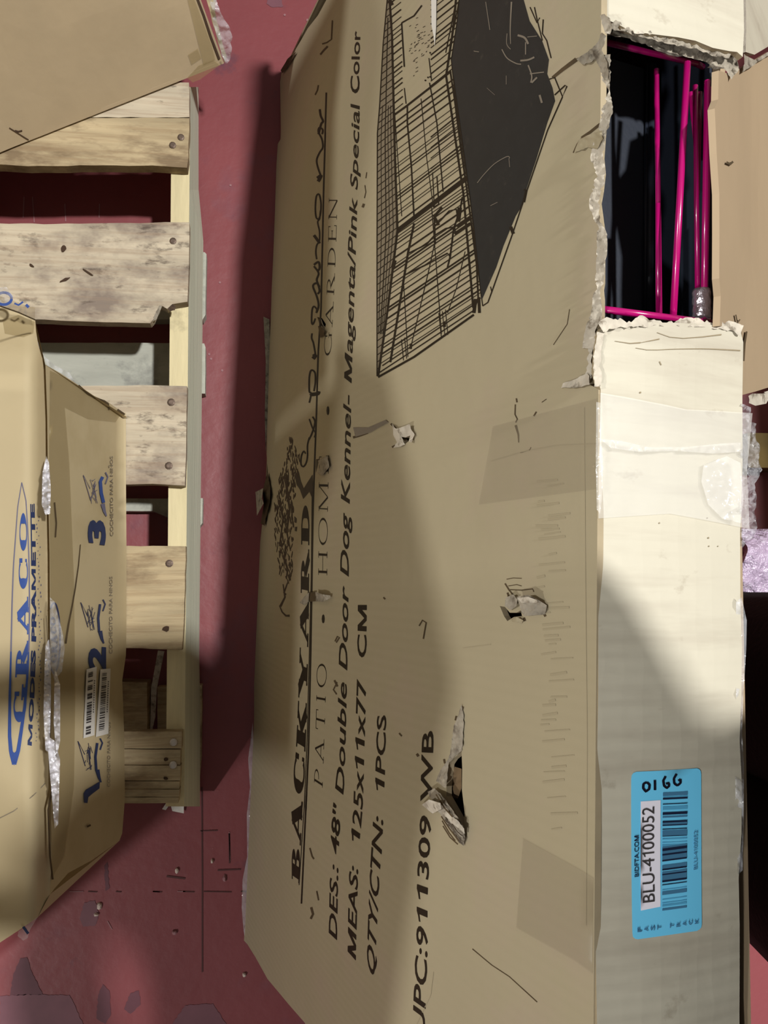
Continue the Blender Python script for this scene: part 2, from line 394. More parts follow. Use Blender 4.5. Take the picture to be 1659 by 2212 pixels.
# stroke lettering for the serif and script lines (unit cap height)
def serif_font(bold):
    th = .34 if bold else .10; hl = .10 if bold else .035; sl = .12 if bold else .035; ex = .10 if bold else .09
    W = {}
    def stem(I, x, a=0, b=1, serif=(1, 1), wdt=None):
        t = wdt or th; I.line([(x, a), (x, b)], t)
        for y, on in ((a+sl/2, serif[0]), (b-sl/2, serif[1])):
            if on: I.line([(x-t/2-ex, y), (x+t/2+ex, y)], sl)
    def arc(I, cx, cy, rx, ry, a0, a1, wmax, wmin, n=22):
        k = len(I.V)
        for i in range(n+1):
            a = math.radians(a0+(a1-a0)*i/n); h = abs(math.cos(a)); wd = wmin+(wmax-wmin)*h**1.5
            for sg in (0, -1): I.V.append((cx+(rx+sg*wd)*math.cos(a), cy+(ry+sg*(wmin+(wd-wmin)*.15))*math.sin(a)))
            if i: q = k+2*i; I.F.append([q-2, q-1, q+1, q])
    def diag(I, a, b, wd): I.line([a, b], wd)
    def G(ch):
        I = Ink()
        if ch == 'B':
            stem(I, .3); arc(I, .45, .75, .42, .25, -90, 90, th*.85, hl); arc(I, .45, .26, .50, .26, -90, 90, th*.9, hl); w = 1.0
        elif ch == 'A':
            diag(I, (.15, .03), (.55, 1), hl*1.3); diag(I, (.55, 1), (.95, .03), th); I.line([(.3, .33), (.8, .33)], hl)
            I.line([(0, sl/2), (.34, sl/2)], sl); I.line([(.70, sl/2), (1.2, sl/2)], sl); w = 1.2
        elif ch in 'CG':
            arc(I, .58, .5, .55, .52, 50, 310, th, hl); I.line([(.93, .62), (.93, .98)], hl*1.4)
            if ch == 'G': stem(I, .98, .02, .42, (0, 1), th*.9); w = 1.2
            else: I.line([(.93, .08), (.93, .28)], hl); w = 1.02
        elif ch == 'K':
            stem(I, .3); diag(I, (.4, .42), (.95, .97), hl*1.5); diag(I, (.52, .55), (1.0, .03), th*.95)
            I.line([(.75, 1-sl/2), (1.18, 1-sl/2)], sl); I.line([(.75, sl/2), (1.22, sl/2)], sl); w = 1.22
        elif ch == 'Y':
            stem(I, .6, 0, .5, (1, 0)); diag(I, (.15, .98), (.62, .42), th); diag(I, (1.05, .98), (.64, .42), hl*1.5)
            I.line([(-.05, 1-sl/2), (.42, 1-sl/2)], sl); I.line([(.82, 1-sl/2), (1.22, 1-sl/2)], sl); w = 1.2
        elif ch in 'RP':
            stem(I, .3); arc(I, .45, .73, .44, .27, -90, 90, th*.85, hl)
            if ch == 'R': diag(I, (.55, .46), (1.02, .03), th*.9); I.line([(.8, sl/2), (1.2, sl/2)], sl)
            w = 1.18 if ch == 'R' else .95
        elif ch == 'D': stem(I, .3); arc(I, .42, .5, .66, .5, -90, 90, th, hl); w = 1.12
        elif ch == 'T':
            stem(I, .5, 0, 1, (1, 0)); I.line([(.0, 1-sl/2), (1.0, 1-sl/2)], sl*1.1); I.line([(.02, .76), (.02, 1)], hl); I.line([(.98, .76), (.98, 1)], hl); w = 1.0
        elif ch == 'I': stem(I, .2); w = .4
        elif ch == 'O': arc(I, .6, .5, .6, .52, 0, 360, th, hl, 40); w = 1.2
        elif ch == 'H': stem(I, .2); stem(I, .95); I.line([(.2, .5), (.95, .5)], hl); w = 1.15
        elif ch == 'M':
            stem(I, .18, wdt=hl*1.4); stem(I, 1.22); diag(I, (.2, 1), (.7, .02), th*.95); diag(I, (.7, .02), (1.2, 1), hl*1.2); w = 1.42
        elif ch == 'E':
            stem(I, .25); I.line([(.2, 1-sl/2), (.85, 1-sl/2)], sl); I.line([(.2, sl/2), (.9, sl/2)], sl); I.line([(.25, .52), (.65, .52)], hl)
            I.line([(.86, .74), (.86, 1)], hl); I.line([(.91, 0), (.91, .28)], hl); I.line([(.65, .42), (.65, .62)], hl); w = .98
        elif ch == 'N':
            stem(I, .2, wdt=hl*1.4); stem(I, 1.05, wdt=hl*1.4, serif=(0, 1)); diag(I, (.15, 1), (1.05, 0), th*.95); w = 1.2
        else: w = .5
        return I, w
    def word(s, gap):
        V, F, x = [], [], 0
        for ch in s:
            I, w = G(ch); k = len(V); V += [(a+x, b) for a, b in I.V]; F += [[k+i for i in f] for f in I.F]; x += w+gap
        return V, F
    return word
bold_word, thin_word = serif_font(True), serif_font(False)

# ------------------------------------------------------------------ the setting: a red painted concrete floor
fo = link('floor', [(-3, -3, 0), (4, -3, 0), (4, 3, 0), (-3, 3, 0)], [(0, 1, 2, 3)], M['floor']); fo['kind'] = 'structure'
I = Ink()
I.line([(436, 1700), (437, 1900), (437, 2100)], 3); I.line([(432, 1795), (470, 1794)], 2); I.line([(495, 1800), (496, 1865)], 3)
for a, b in ((440, 500), (520, 560), (395, 420), (330, 350), (190, 210), (250, 262)): I.line([(a, 1926), (b, 1925+2)], 2.2)
I.line([(360, 1893), (400, 1898)], 4); I.line([(470, 1880), (520, 1878)], 3)
I.put('floor_scratch', lambda x, y: at(x, y, .0008), M['joint'], fo)
I = Ink()
for x0, y0, x1, y1 in ((70, 425, 74, 480), (52, 425, 50, 470), (140, 440, 142, 478), (215, 440, 214, 470), (495, 1797, 497, 1860), (150, 1926, 180, 1926), (330, 1926, 345, 1927), (383, 1926, 400, 1926), (232, 1990, 242, 2008)):
    I.line([(x0, y0), (x1, y1)], 2)
for x, y in ((615, 32), (498, 400), (452, 765), (456, 775), (475, 610), (480, 800)): I.blob(x, y, 2.5, 2.5)
I.line([(662, 43), (678, 44)], 5)
I.put('floor_scratch', lambda x, y: at(x, y, .0008), M['joint_pale'], fo)

for pts, mm in (([(0, 2152), (60, 2148), (150, 2150), (165, 2180), (185, 2225), (0, 2225)], 'floor_grey'), ([(22, 2150), (28, 2108), (44, 2070), (58, 2068), (68, 2098), (92, 2148)], 'floor_dark'), ([(172, 1985), (182, 1950), (205, 1945), (214, 1975), (205, 2000), (180, 2002)], 'floor_grey'), ([(208, 2200), (212, 2150), (222, 2126), (236, 2140), (240, 2190), (228, 2212)], 'floor_dark'), ([(268, 2180), (282, 2145), (300, 2140), (304, 2170), (282, 2190)], 'floor_dark'), ([(370, 2215), (400, 2172), (460, 2168), (490, 2215)], 'floor_grey'), ([(225, 1870), (232, 1862), (236, 1920), (228, 1925)], 'floor_dark'), ([(578, -5), (606, -8), (612, 14), (590, 16), (576, 8)], 'floor_grey')):
    I = Ink(); I.poly(densify(pts, 5, True, 1.3, random.Random(9))); I.put('floor_patch', lambda x, y: at(x, y, .0005), M[mm], fo)

# ------------------------------------------------------------------ the big kennel carton, leaning back from the pallet
carton = thing('cardboard_carton', 'large torn flat carton standing on edge, printed with a wire kennel drawing', 'box', B0)
pf = lambda pts: [face_sv(*p) for p in pts]
pt = lambda pts: [top_sw(*p) for p in pts]
def patch(name, pts, surf, m, parent=carton, step=4, noise_amp=.0012, nscale=160, jag=0, smooth=True):
    """crumpled scrap: outline points (x, y, lift off the surface)"""
    ctrl = [(Vector(p[:2]), p[2]) for p in pts]; rnd = random.Random(len(pts)*7+int(pts[0][0]))
    out = densify([p[:2] for p in pts], step*1.3, True, jag, rnd)
    V, F = cdt(out, [], step); P = []
    for x, y in V:
        ws = 0; l = 0
        for q, h in ctrl:
            k = 1/((Vector((x, y))-q).length_squared+2); ws += k; l += k*h
        l = l/ws; l += noise.noise(Vector((x*.09, y*.09, 3)))*noise_amp + noise.noise(Vector((x*.3, y*.3, 7)))*noise_amp*.5
        if surf == 'face': s, v = face_sv(x, y, l); P.append(box_pt(s, v, -bulge(s, v)-l))
        elif surf == 'top': s, q2 = top_sw(x, y, l); P.append(box_pt(s, BH+.003+l, q2))
        else: P.append(surf(x, y, l))
    FF = []
    for f in F:
        nn = (P[f[1]]-P[f[0]]).cross(P[f[2]]-P[f[0]]); FF.append(f if nn.dot(CAM-P[f[0]]) > 0 else f[::-1])
    return link(name, P, FF, m, parent, [(x*.0006, y*.0006) for x, y in V], smooth=smooth)
Z3 = lambda ox, oy, k, pts, *l: [(ox+p[0]/k, oy+p[1]/k)+tuple(p[2:]) for p in pts]

edge_left = [(527, 2032), (530, 1985), (534, 1900), (540, 1750), (545, 1650), (549, 1550), (548, 1480), (552, 1350), (556, 1250), (561, 1171), (566, 1135), (578, 1111), (584, 1075), (579, 1022), (576, 980), (578, 900), (580, 830), (582, 760), (585, 690), (587, 620), (590, 560), (594, 456), (596, 360), (600, 311), (607, 299), (606, 240), (605, 177), (609, 152), (620, 128), (633, 116), (649, 89), (665, 61), (687, 33), (705, 0)]
hole_left = [(1310, 45), (1306, 78), (1309, 118), (1315, 180), (1320, 230), (1306, 280), (1293, 340), (1300, 370), (1292, 410), (1287, 438), (1292, 476), (1303, 494), (1304, 521), (1302, 582), (1300, 607), (1292, 625), (1294, 648), (1299, 666), (1294, 683), (1282, 716), (1277, 754), (1275, 795), (1273, 830), (1290, 838)]
tear1 = Z3(820, 1450, 5.268, [(930, 900), (938, 1100), (935, 1350), (950, 1480), (965, 1600), (962, 1740), (935, 1740), (890, 1650), (840, 1560), (760, 1420), (760, 1330), (775, 1200), (790, 1060), (830, 1000), (880, 960)])
tear2 = Z3(540, 500, 3.686, [(1205, 1640), (1235, 1640), (1275, 1625), (1262, 1670), (1235, 1692), (1222, 1665)])
tear3 = Z3(1000, 1150, 5.53, [(440, 880), (500, 890), (560, 960), (640, 960), (690, 930), (705, 1000), (610, 1010), (530, 1060), (490, 1000)])
tear4 = Z3(600, 400, 5.53, [(470, 1575), (530, 1590), (575, 1660), (560, 1730), (530, 1700), (500, 1660)])
tear5 = Z3(520, 900, 3.687, [(600, 340), (625, 335), (615, 390), (600, 450), (596, 400)])
holes = [pf(t) for t in (tear1, tear2, tear3, tear4, tear5)]
el = pf(edge_left); sT = top_sw(1300, 30)[0]; sL = top_sw(1290, 838)[0]
front = el + [(BL+.012, .30), (BL+.008, BH)] + [(sT+.14, BH), (sT+.05, BH)]
hl = pf(hole_left); front += [(s, min(v, BH)) for s, v in hl[:-1]] + [(sL, BH), (sL*.66, BH), (sL*.33, BH)]
low = pf([(659, 2210), (624, 2170), (578, 2115), (552, 2068), (534, 2039)])
s_end = low[0][0]-.01; front += [(s_end, BH), (s_end, .30)] + low
front = densify(front, .04)
sheet('front_panel', front, lambda a, b, d: face_pt(a, b, -d), [M['card'], M['card_edge']], carton, holes, .02, .004)
# closed carton behind the face: back, bottom, ends, all dark inside
wall = lambda pts, d: None
def slab(name, fn, pts, m, thick=.004, step=.05): return sheet(name, pts, fn, [m, M['card_edge'] if m is not M['card_flap'] else m], carton, (), step, thick)
slab('back_panel', lambda a, b, d: box_pt(a, b, BD-d), [(s_end, .0), (BL, .0), (BL, BH-.015), (sT+.05, BH-.012), (sT-.02, BH-.03), (sL+.1, BH-.035), (sL, BH-.012), (s_end, BH-.004)], M['card_flap'])
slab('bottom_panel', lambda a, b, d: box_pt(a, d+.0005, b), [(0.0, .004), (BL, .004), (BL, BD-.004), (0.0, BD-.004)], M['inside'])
slab('end_panel', lambda a, b, d: box_pt(BL-.002-d, b, a), [(.004, .005), (BD-.004, .005), (BD-.004, BH-.015), (.004, BH-.015)], M['card'])
slab('end_panel', lambda a, b, d: box_pt(max(s_end, 0)+.004+d, b, a), [(.004, .005), (BD-.004, .005), (BD-.004, BH-.008), (.004, BH-.008)], M['card'])
# narrow top, torn open over the kennel
low_top = [(1298, 714), (1305, 705), (1316, 700), (1345, 699), (1382, 697), (1417, 699), (1455, 700), (1493, 702), (1531, 704), (1577, 709), (1599, 716), (1606, 739), (1607, 860), (1611, 1000), (1606, 1150), (1604, 1300), (1606, 1400), (1604, 1500), (1600, 1600), (1606, 1700), (1606, 1800), (1600, 1900), (1603, 2000), (1604, 2100), (1605, 2212)]
lt = pt(low_top); lt = [(a, min(b, BD+.004)) for a, b in lt] + [(s_end, BD)]
lt += [(s_end, .001)] + [(s, .001) for s in (sL*.33, sL*.66, sL)] + pt([(1292, 800)])
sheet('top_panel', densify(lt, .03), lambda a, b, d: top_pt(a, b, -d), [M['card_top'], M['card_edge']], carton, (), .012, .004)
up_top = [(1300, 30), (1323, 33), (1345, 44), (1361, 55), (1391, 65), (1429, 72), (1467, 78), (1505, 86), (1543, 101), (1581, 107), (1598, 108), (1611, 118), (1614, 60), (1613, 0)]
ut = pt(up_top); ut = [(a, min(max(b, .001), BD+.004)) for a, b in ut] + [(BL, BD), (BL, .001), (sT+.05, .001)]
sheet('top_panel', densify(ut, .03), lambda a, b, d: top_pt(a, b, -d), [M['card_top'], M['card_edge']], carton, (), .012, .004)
# the back panel's torn upper part folded outward on the far side
hin = box_pt(0, BH-.012, BD-.006); fd = (BI*math.cos(.62) - BU*math.sin(.62)); fn_ = AX.cross(fd)
def fl_ab(x, y): q = hit(x, y, hin, fn_)-hin; return q.dot(AX), q.dot(fd)
def fl_pt(a, b, d): return hin+AX*a+fd*(b+0.0)+fn_.normalized()*(-d if fn_.dot(CAM-hin) > 0 else d)+fn_.normalized()*(.004*noise.noise(Vector((a*6, b*8, 2))))
flap = [(1553, 152), (1550, 215), (1541, 235), (1543, 333), (1548, 420), (1548, 506), (1549, 602), (1554, 640), (1554, 704), (1580, 708), (1606, 716), (1607, 745), (1606, 800), (1607, 853), (1630, 846), (1659, 836), (1720, 826), (1720, 100), (1659, 112), (1630, 132), (1600, 148), (1575, 160)]
sheet('torn_flap', densify([fl_ab(*p) for p in flap], .03), fl_pt, [M['card_flap'], M['card_flap']], carton, (), .03, .004)
flap2 = [(1612, -60), (1613, 60), (1612, 112), (1630, 118), (1659, 98), (1720, 80), (1720, -60)]
sheet('torn_flap', densify([fl_ab(*p) for p in flap2], .03), fl_pt, [M['card_top'], M['torn']], carton, (), .03, .004)
def on_flap(x, y, l): a, b = fl_ab(x, y); return fl_pt(a, b, 0)+fn_.normalized()*(l if fn_.dot(CAM-hin) > 0 else -l)
patch('torn_scrap', Z3(1240, 400, 3.95, [(1470, 1800, .002), (1500, 1780, .002), (1580, 1780, .004), (1600, 1820, .004), (1570, 1870, .004), (1510, 1885, .003), (1480, 1860, .002)]), on_flap, M['torn'], jag=1)
patch('torn_scrap', Z3(1240, 400, 3.95, [(1580, 1770, .002), (1655, 1735, .002), (1655, 1755, .002), (1600, 1790, .002)]), on_flap, M['torn'], jag=.6)
patch('torn_scrap', [(1600, 118, .002), (1622, 132, .003), (1645, 118, .002), (1659, 108, .003), (1659, 116, .002), (1640, 128, .003), (1615, 146, .003), (1596, 158, .002)], on_flap, M['torn_grey'], jag=1)
I = Ink(); I.line([(1562, 352), (1572, 356), (1578, 350)], 5); I.line([(1587, 680), (1592, 700), (1597, 690)], 3); I.line([(1612, 716), (1608, 742), (1606, 780)], 4)
I.put('scuff_mark', lambda x, y: on_flap(x, y, .0012), M['scar'], carton)

# torn paper along the opening
def rim(pts, a, b, surf, m, seed, lift=.002, step=4, name='torn_edge'):
    r = random.Random(seed); q = [Vector(p) for p in densify(pts, 4.5, False)]; L1, L2 = [], []; u = v = 1.0
    for i, p in enumerate(q):
        t = (q[min(i+1, len(q)-1)]-q[max(i-1, 0)]).normalized(); n = Vector((-t.y, t.x))
        u = max(.15, min(1.5, u+r.uniform(-.42, .42))); v = max(.1, min(1.4, v+r.uniform(-.4, .4)))
        L1.append(p+n*(a*u)); L2.append(p+n*(b*v))
    out = [(p.x, p.y, lift*r.uniform(.2, 1.2)) for p in L1]+[(p.x, p.y, lift*r.uniform(0, .8)) for p in L2[::-1]]
    return patch(name, out, surf, m, step=step, noise_amp=.0007)
hp = [p for p in hole_left if p[1] >= 110]
rim(hp[:7], 12, -8, 'face', M['torn'], 1); rim(hp[6:13], 10, -6, 'face', M['torn'], 2); rim(hp[12:19], 13, -5, 'face', M['torn'], 3); rim(hp[18:-1], 9, -6, 'face', M['torn'], 4)
patch('torn_edge', [(1216, 828, .001), (1240, 820, .002), (1268, 806, .002), (1273, 812, .003), (1273, 831, .003), (1240, 838, .002), (1212, 838, .001)], 'face', M['torn'], jag=1)
low_edge = [(1300, 712), (1316, 702), (1345, 700), (1382, 699), (1417, 701), (1455, 702), (1493, 704), (1531, 706), (1577, 711), (1600, 720)]
rim(low_edge, 6, -13, 'top', M['torn'], 5, .003)
rim([(1296, 718), (1288, 750), (1287, 790), (1291, 835)], 5, -8, 'top', M['torn'], 6, .002)
for dv, pts, mm in ((.010, [(1304, 74), (1316, 50), (1345, 52), (1370, 66), (1420, 78), (1470, 88), (1530, 104), (1590, 112), (1596, 150), (1580, 172), (1565, 150), (1540, 140), (1500, 128), (1460, 116), (1420, 104), (1380, 92), (1345, 80), (1320, 76)], 'torn_grey'),
                    (.004, [(1312, 60), (1330, 42), (1352, 56), (1385, 68), (1440, 80), (1490, 90), (1540, 104), (1580, 110), (1575, 126), (1545, 122), (1500, 104), (1450, 96), (1400, 84), (1360, 72), (1335, 66)], 'torn_grey'),
                    (.016, [(1395, 96), (1430, 92), (1470, 108), (1480, 122), (1450, 120), (1420, 110)], 'torn'), (.014, [(1490, 108), (1520, 110), (1518, 124), (1495, 120)], 'torn'),
                    (.014, [(1540, 130), (1575, 126), (1586, 140), (1572, 150), (1545, 150), (1528, 146)], 'torn'), (.002, [(1366, 64), (1405, 66), (1410, 74), (1370, 72)], 'torn')):
    patch('torn_edge', [(x, y, -dv) for x, y in pts], 'top', M[mm], jag=2, step=5, noise_amp=.003)
patch('torn_edge', [(1296, 34, .002), (1306, 30, .004), (1318, 40, .004), (1322, 60, .003), (1318, 74, .002), (1308, 72, .003), (1302, 56, .004)], 'face', M['torn'], jag=1.5)
patch('torn_edge', [(1245, 128, .001), (1270, 112, .002), (1290, 92, .003), (1300, 70, .003), (1310, 78, .003), (1300, 110, .003), (1312, 135, .003), (1316, 180, .002), (1304, 170, .002), (1288, 128, .002), (1262, 140, .002)], 'face', M['torn_grey'], jag=1.5)
I = Ink(); I.line([(1193, 168), (1215, 150), (1245, 128)], (6, 9)); I.line([(1240, 130), (1262, 122), (1280, 110)], 4); I.line([(1256, 298), (1275, 285), (1296, 268)], 6); I.line([(1256, 298), (1246, 312), (1238, 330)], 2.5)
I.put('tear_line', lambda x, y: on_face(*face_sv(x, y, .0003)), M['scar'], carton)
patch('torn_edge', [(1252, 300, .001), (1275, 290, .003), (1300, 282, .004), (1302, 300, .003), (1290, 322, .002), (1270, 318, .001), (1240, 330, .001)], 'face', M['card'], jag=1)
# scraps at the punctures in the face
P3 = lambda *a: a
T1 = lambda pts: Z3(820, 1450, 5.268, pts)
patch('torn_scrap', T1([(930, 380, .001), (955, 500, .001), (955, 640, .0012), (935, 900, .001), (860, 960, .001), (790, 1040, .002), (770, 1190, .003), (750, 1330, .004), (640, 1250, .001), (690, 1130, .001), (780, 1000, .001), (810, 880, .001), (840, 620, .001), (870, 560, .001)]), 'face', M['torn_grey'], jag=1.2)
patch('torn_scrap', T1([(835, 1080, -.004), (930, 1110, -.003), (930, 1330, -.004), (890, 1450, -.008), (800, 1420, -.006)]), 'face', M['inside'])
patch('torn_scrap', T1([(545, 1370, .003), (620, 1330, .004), (690, 1390, .006), (760, 1480, .008), (870, 1640, .009), (950, 1760, .006), (975, 1900, .003), (960, 1990, .001), (900, 1950, .001), (800, 1800, .002), (700, 1640, .004), (640, 1560, .006)]), 'face', M['torn_grey'], jag=1)
patch('torn_scrap', T1([(700, 1600, .004), (780, 1600, .008), (880, 1690, .010), (960, 1790, .006), (970, 1850, .004), (880, 1780, .006), (780, 1700, .006)]), 'face', M['torn'], jag=1.6, step=3)
patch('torn_scrap', T1([(480, 1520, .002), (560, 1460, .012), (690, 1500, .016), (700, 1570, .012), (600, 1620, .004)]), 'face', M['torn'])
I = Ink()
for a in ([(700, 1650), (800, 1800), (900, 1930)], [(710, 1700), (790, 1840), (860, 1930)], [(720, 1760), (800, 1890), (890, 1970)], [(640, 1400), (740, 1560), (830, 1660)]): I.line(T1(a), 3)
I.put('tear_line', lambda x, y: face_pt(*face_sv(x, y, .009), .009), M['scar'], carton)
I = Ink()
for a, wd in (([(940, 400), (920, 470), (930, 500)], 7), ([(870, 510), (860, 560)], 4), ([(730, 1000), (740, 1050)], 4), ([(420, 940), (440, 970)], 5), ([(220, 705), (250, 740)], 3)): I.line(T1(a), wd)
k5 = lambda pts: Z3(520, 900, 3.687, pts)
for a, wd in (([(750, 1790), (770, 1750), (785, 1760), (760, 1800)], 3), ([(1135, 1440), (1150, 1455)], 3), ([(745, 2100), (770, 2150)], 4)): I.line(k5(a), wd)
for a, wd in (([(905, 1352), (912, 1340), (920, 1345), (914, 1380)], 3), ([(728, 1474), (720, 1490), (727, 1500)], 3), ([(669, 1832), (674, 1850), (678, 1856)], 3), ([(672, 1960), (676, 1975), (671, 1985)], 5), ([(684, 1925), (688, 1945)], 3),
              ([(696, 95), (706, 92), (716, 85), (718, 44)], 3), ([(692, 118), (700, 108), (708, 100)], 4), ([(681, 205), (686, 195), (688, 184)], 3), ([(783, 448), (786, 440)], 5), ([(787, 428), (790, 415), (788, 400)], 2), ([(790, 385), (792, 372)], 2)): I.line(a, wd)
k3 = lambda pts: Z3(1060, 820, 6.9125, pts)
for a, wd in (([(380, 280), (390, 340)], 3), ([(365, 370), (360, 520), (395, 590), (370, 640)], 2.5), ([(370, 680), (410, 820), (415, 940)], (5, 2)), ([(640, 545), (680, 480)], 3), ([(440, 1090), (580, 1050), (600, 1010)], 2), ([(760, 340), (830, 290)], 1.5)): I.line(k3(a), wd)
for a in ([(1020, 2050), (1062, 2085), (1100, 2110), (1160, 2165)], [(1195, 745), (1225, 700), (1230, 668)]): I.line(a, 1.6)
I.put('scuff_mark', lambda x, y: on_face(*face_sv(x, y, .0003)), M['scar'], carton)
T2 = lambda pts: Z3(540, 500, 3.686, pts)
patch('torn_scrap', T2([(1130, 1530, .001), (1160, 1570, .003), (1200, 1560, .004), (1270, 1535, .005), (1280, 1570, .004), (1310, 1620, .003), (1285, 1680, .004), (1262, 1672, .002), (1277, 1625, .001), (1240, 1640, .001), (1205, 1636, .002), (1232, 1695, .002), (1200, 1712, .002), (1140, 1722, .001), (1170, 1680, .002), (1140, 1620, .002)]), 'face', M['torn'], step=3, jag=.8)
I = Ink(); I.line(T2([(820, 1640), (880, 1625), (940, 1605)]), (5, 3)); I.line(T2([(1120, 1530), (1160, 1570)]), 4); I.line(T2([(1130, 1718), (1165, 1700)]), 4); I.put('tear_line', lambda x, y: on_face(*face_sv(x, y, .0003)), M['scar'], carton)
patch('tape_scuff', T2([(820, 1560, .0005), (940, 1560, .0005), (1080, 1500, .0006), (1100, 1520, .001), (960, 1600, .0006), (840, 1635, .0005)]), 'face', M['scratch'], noise_amp=.0003)
T3 = lambda pts: Z3(1000, 1150, 5.53, pts)
patch('torn_scrap', T3([(510, 780, .002), (600, 740, .004), (650, 800, .004), (640, 880, .003), (570, 930, .002), (500, 880, .002)]), 'face', M['torn_grey'], step=3)
patch('torn_scrap', T3([(640, 770, .006), (780, 745, .008), (890, 800, .006), (1000, 870, .002), (1000, 900, .002), (980, 980, .001), (740, 1000, .004), (700, 960, .004), (670, 850, .006)]), 'face', M['torn_grey'], step=3)
patch('torn_scrap', T3([(645, 785, .009), (780, 770, .010), (890, 810, .008), (880, 840, .008), (700, 842, .008)]), 'face', M['torn'], step=3, noise_amp=.0005)
patch('torn_scrap', T3([(560, 1060, .001), (640, 1010, .004), (720, 1050, .003), (700, 1090, .001)]), 'face', M['card'], step=3)
I = Ink()
for a, wd in (([(500, 610), (550, 690), (600, 750)], 3), ([(520, 560), (600, 545), (700, 550)], 1.6), ([(540, 640), (640, 625), (700, 640)], 1.6), ([(560, 685), (700, 690), (830, 675), (845, 710)], 2.2), ([(960, 960), (985, 1005)], 5), ([(725, 1020), (740, 1060)], 5), ([(530, 720), (545, 765)], 4)): I.line(T3(a), wd)
I.put('tear_line', lambda x, y: on_face(*face_sv(x, y, .0003)), M['scar'], carton)
T4 = lambda pts: Z3(600, 400, 5.53, pts)
patch('torn_scrap', T4([(480, 1680, .001), (520, 1700, .003), (560, 1740, .004), (555, 1790, .002), (510, 1825, .001)]), 'face', M['scar'], step=3)
patch('torn_scrap', k5([(615, 350, .002), (690, 310, .003), (706, 400, .003), (650, 470, .002), (612, 450, .001), (630, 400, .001)]), 'face', M['torn_grey'], step=3)
patch('torn_scrap', k5([(470, 1480, .001), (520, 1420, .003), (545, 1400, .003), (540, 1475, .003), (500, 1500, .001)]), 'face', M['torn_grey'], step=3)
patch('torn_scrap', k5([(540, 1400, .002), (595, 1395, .002), (600, 1470, .002), (545, 1475, .002)]), 'face', M['scar'], step=3)
patch('torn_scrap', k5([(595, 1395, .004), (650, 1415, .006), (715, 1425, .003), (715, 1445, .002), (650, 1475, .005), (598, 1470, .003)]), 'face', M['torn_grey'], step=3)
patch('torn_edge', k5([(215, 440, .002), (238, 560, .002), (235, 680, .002), (205, 780, .003), (192, 870, .002), (160, 850, .004), (185, 700, .006), (175, 600, .008)]), 'face', M['scar'], step=4)
patch('torn_edge', k5([(118, 600, .012), (180, 570, .010), (172, 650, .010), (185, 690, .012), (130, 790, .012)]), 'face', M['torn_grey'], step=4)
patch('torn_edge', [(606, 152, .004), (622, 126, .004), (640, 112, .003), (634, 124, .002), (618, 150, .002), (610, 158, .002)], 'face', M['scar'], step=3)
# clear tape over the middle and film hanging off the far edge
ts = [top_sw(1450, y)[0] for y in (868, 1130)]
sheet('clear_tape', densify([(ts[1], -.0), (ts[0], 0), (ts[0]-.004, BD*.5), (ts[0], BD-.004), ((ts[0]+ts[1])/2, BD-.008), (ts[1], BD-.006), (ts[1]+.005, BD*.4)], .012), lambda a, b, d: top_pt(a, b, .0012+.0016*abs(noise.noise(Vector((a*24, b*30, 9))))-d), M['tape'], carton, (), .006)
fs = [face_sv(1250, y)[0] for y in (872, 1062)]
M['tape_thin'] = mat('thin_clear_tape', (168, 156, 134), .3, spec=.5, alpha=.22, bump=.0004, bscale=26, coord='UV')
sheet('clear_tape', [(fs[1], BH), (fs[0], BH), (fs[0], BH-.10), (fs[1], BH-.115)], lambda a, b, d: face_pt(a, b, .0008+.0007*noise.noise(Vector((a*20, b*40, 3)))-d), M['tape_thin'], carton, (), .012)
fs2 = [face_sv(1200, y)[0] for y in (1830, 2010)]
sheet('clear_tape', pf([(1131, 1811), (1258, 1880), (1290, 1900), (1290, 2110), (1240, 2075), (1116, 2005)]), lambda a, b, d: face_pt(a, min(b, BH), .0009+.0007*noise.noise(Vector((a*20, b*40, 3)))-d), M['tape_thin'], carton, (), .012)
patch('creased_tape', [(1288, 868, .002), (1297, 870, .004), (1298, 940, .005), (1303, 1000, .005), (1300, 1080, .005), (1296, 1110, .003), (1289, 1100, .002), (1287, 1000, .003)], 'top', M['film_edge'], step=4, noise_amp=.001)
patch('creased_tape', [(1296, 948, .002), (1340, 952, .006), (1400, 966, .008), (1480, 966, .008), (1560, 958, .006), (1600, 956, .004), (1600, 976, .002), (1540, 980, .004), (1460, 974, .004), (1380, 976, .004), (1320, 968, .002)], 'top', M['film_edge'], step=6, noise_amp=.002)
patch('creased_tape', [(1520, 1005, .004), (1570, 985, .006), (1600, 1000, .006), (1606, 1080, .008), (1600, 1130, .006), (1560, 1120, .003), (1530, 1090, .003), (1515, 1040, .003)], 'top', M['film_edge'], step=5, noise_amp=.0010)
patch('torn_film', [(1600, 872, -.002), (1622, 880, -.006), (1620, 912, -.01), (1634, 915, -.03), (1632, 945, -.03), (1642, 965, -.035), (1640, 1000, -.03), (1647, 1015, -.03), (1640, 1030, -.03), (1630, 1045, -.02), (1635, 1075, -.02), (1630, 1110, -.02), (1636, 1140, -.03), (1628, 1160, -.02), (1612, 1170, -.012), (1602, 1185, -.004), (1598, 1100, .004), (1600, 980, .004)], 'top', M['film'], step=5, noise_amp=.012, jag=2)
patch('torn_film', [(1590, 1300, .002), (1602, 1290, .004), (1613, 1340, -.006), (1612, 1400, -.006), (1606, 1500, -.006), (1603, 1580, -.004), (1607, 1660, -.006), (1606, 1800, -.004), (1604, 1880, -.002), (1594, 1890, .002), (1588, 1700, .002), (1590, 1500, .002)], 'top', M['film'], step=8, noise_amp=.003)
I = Ink()
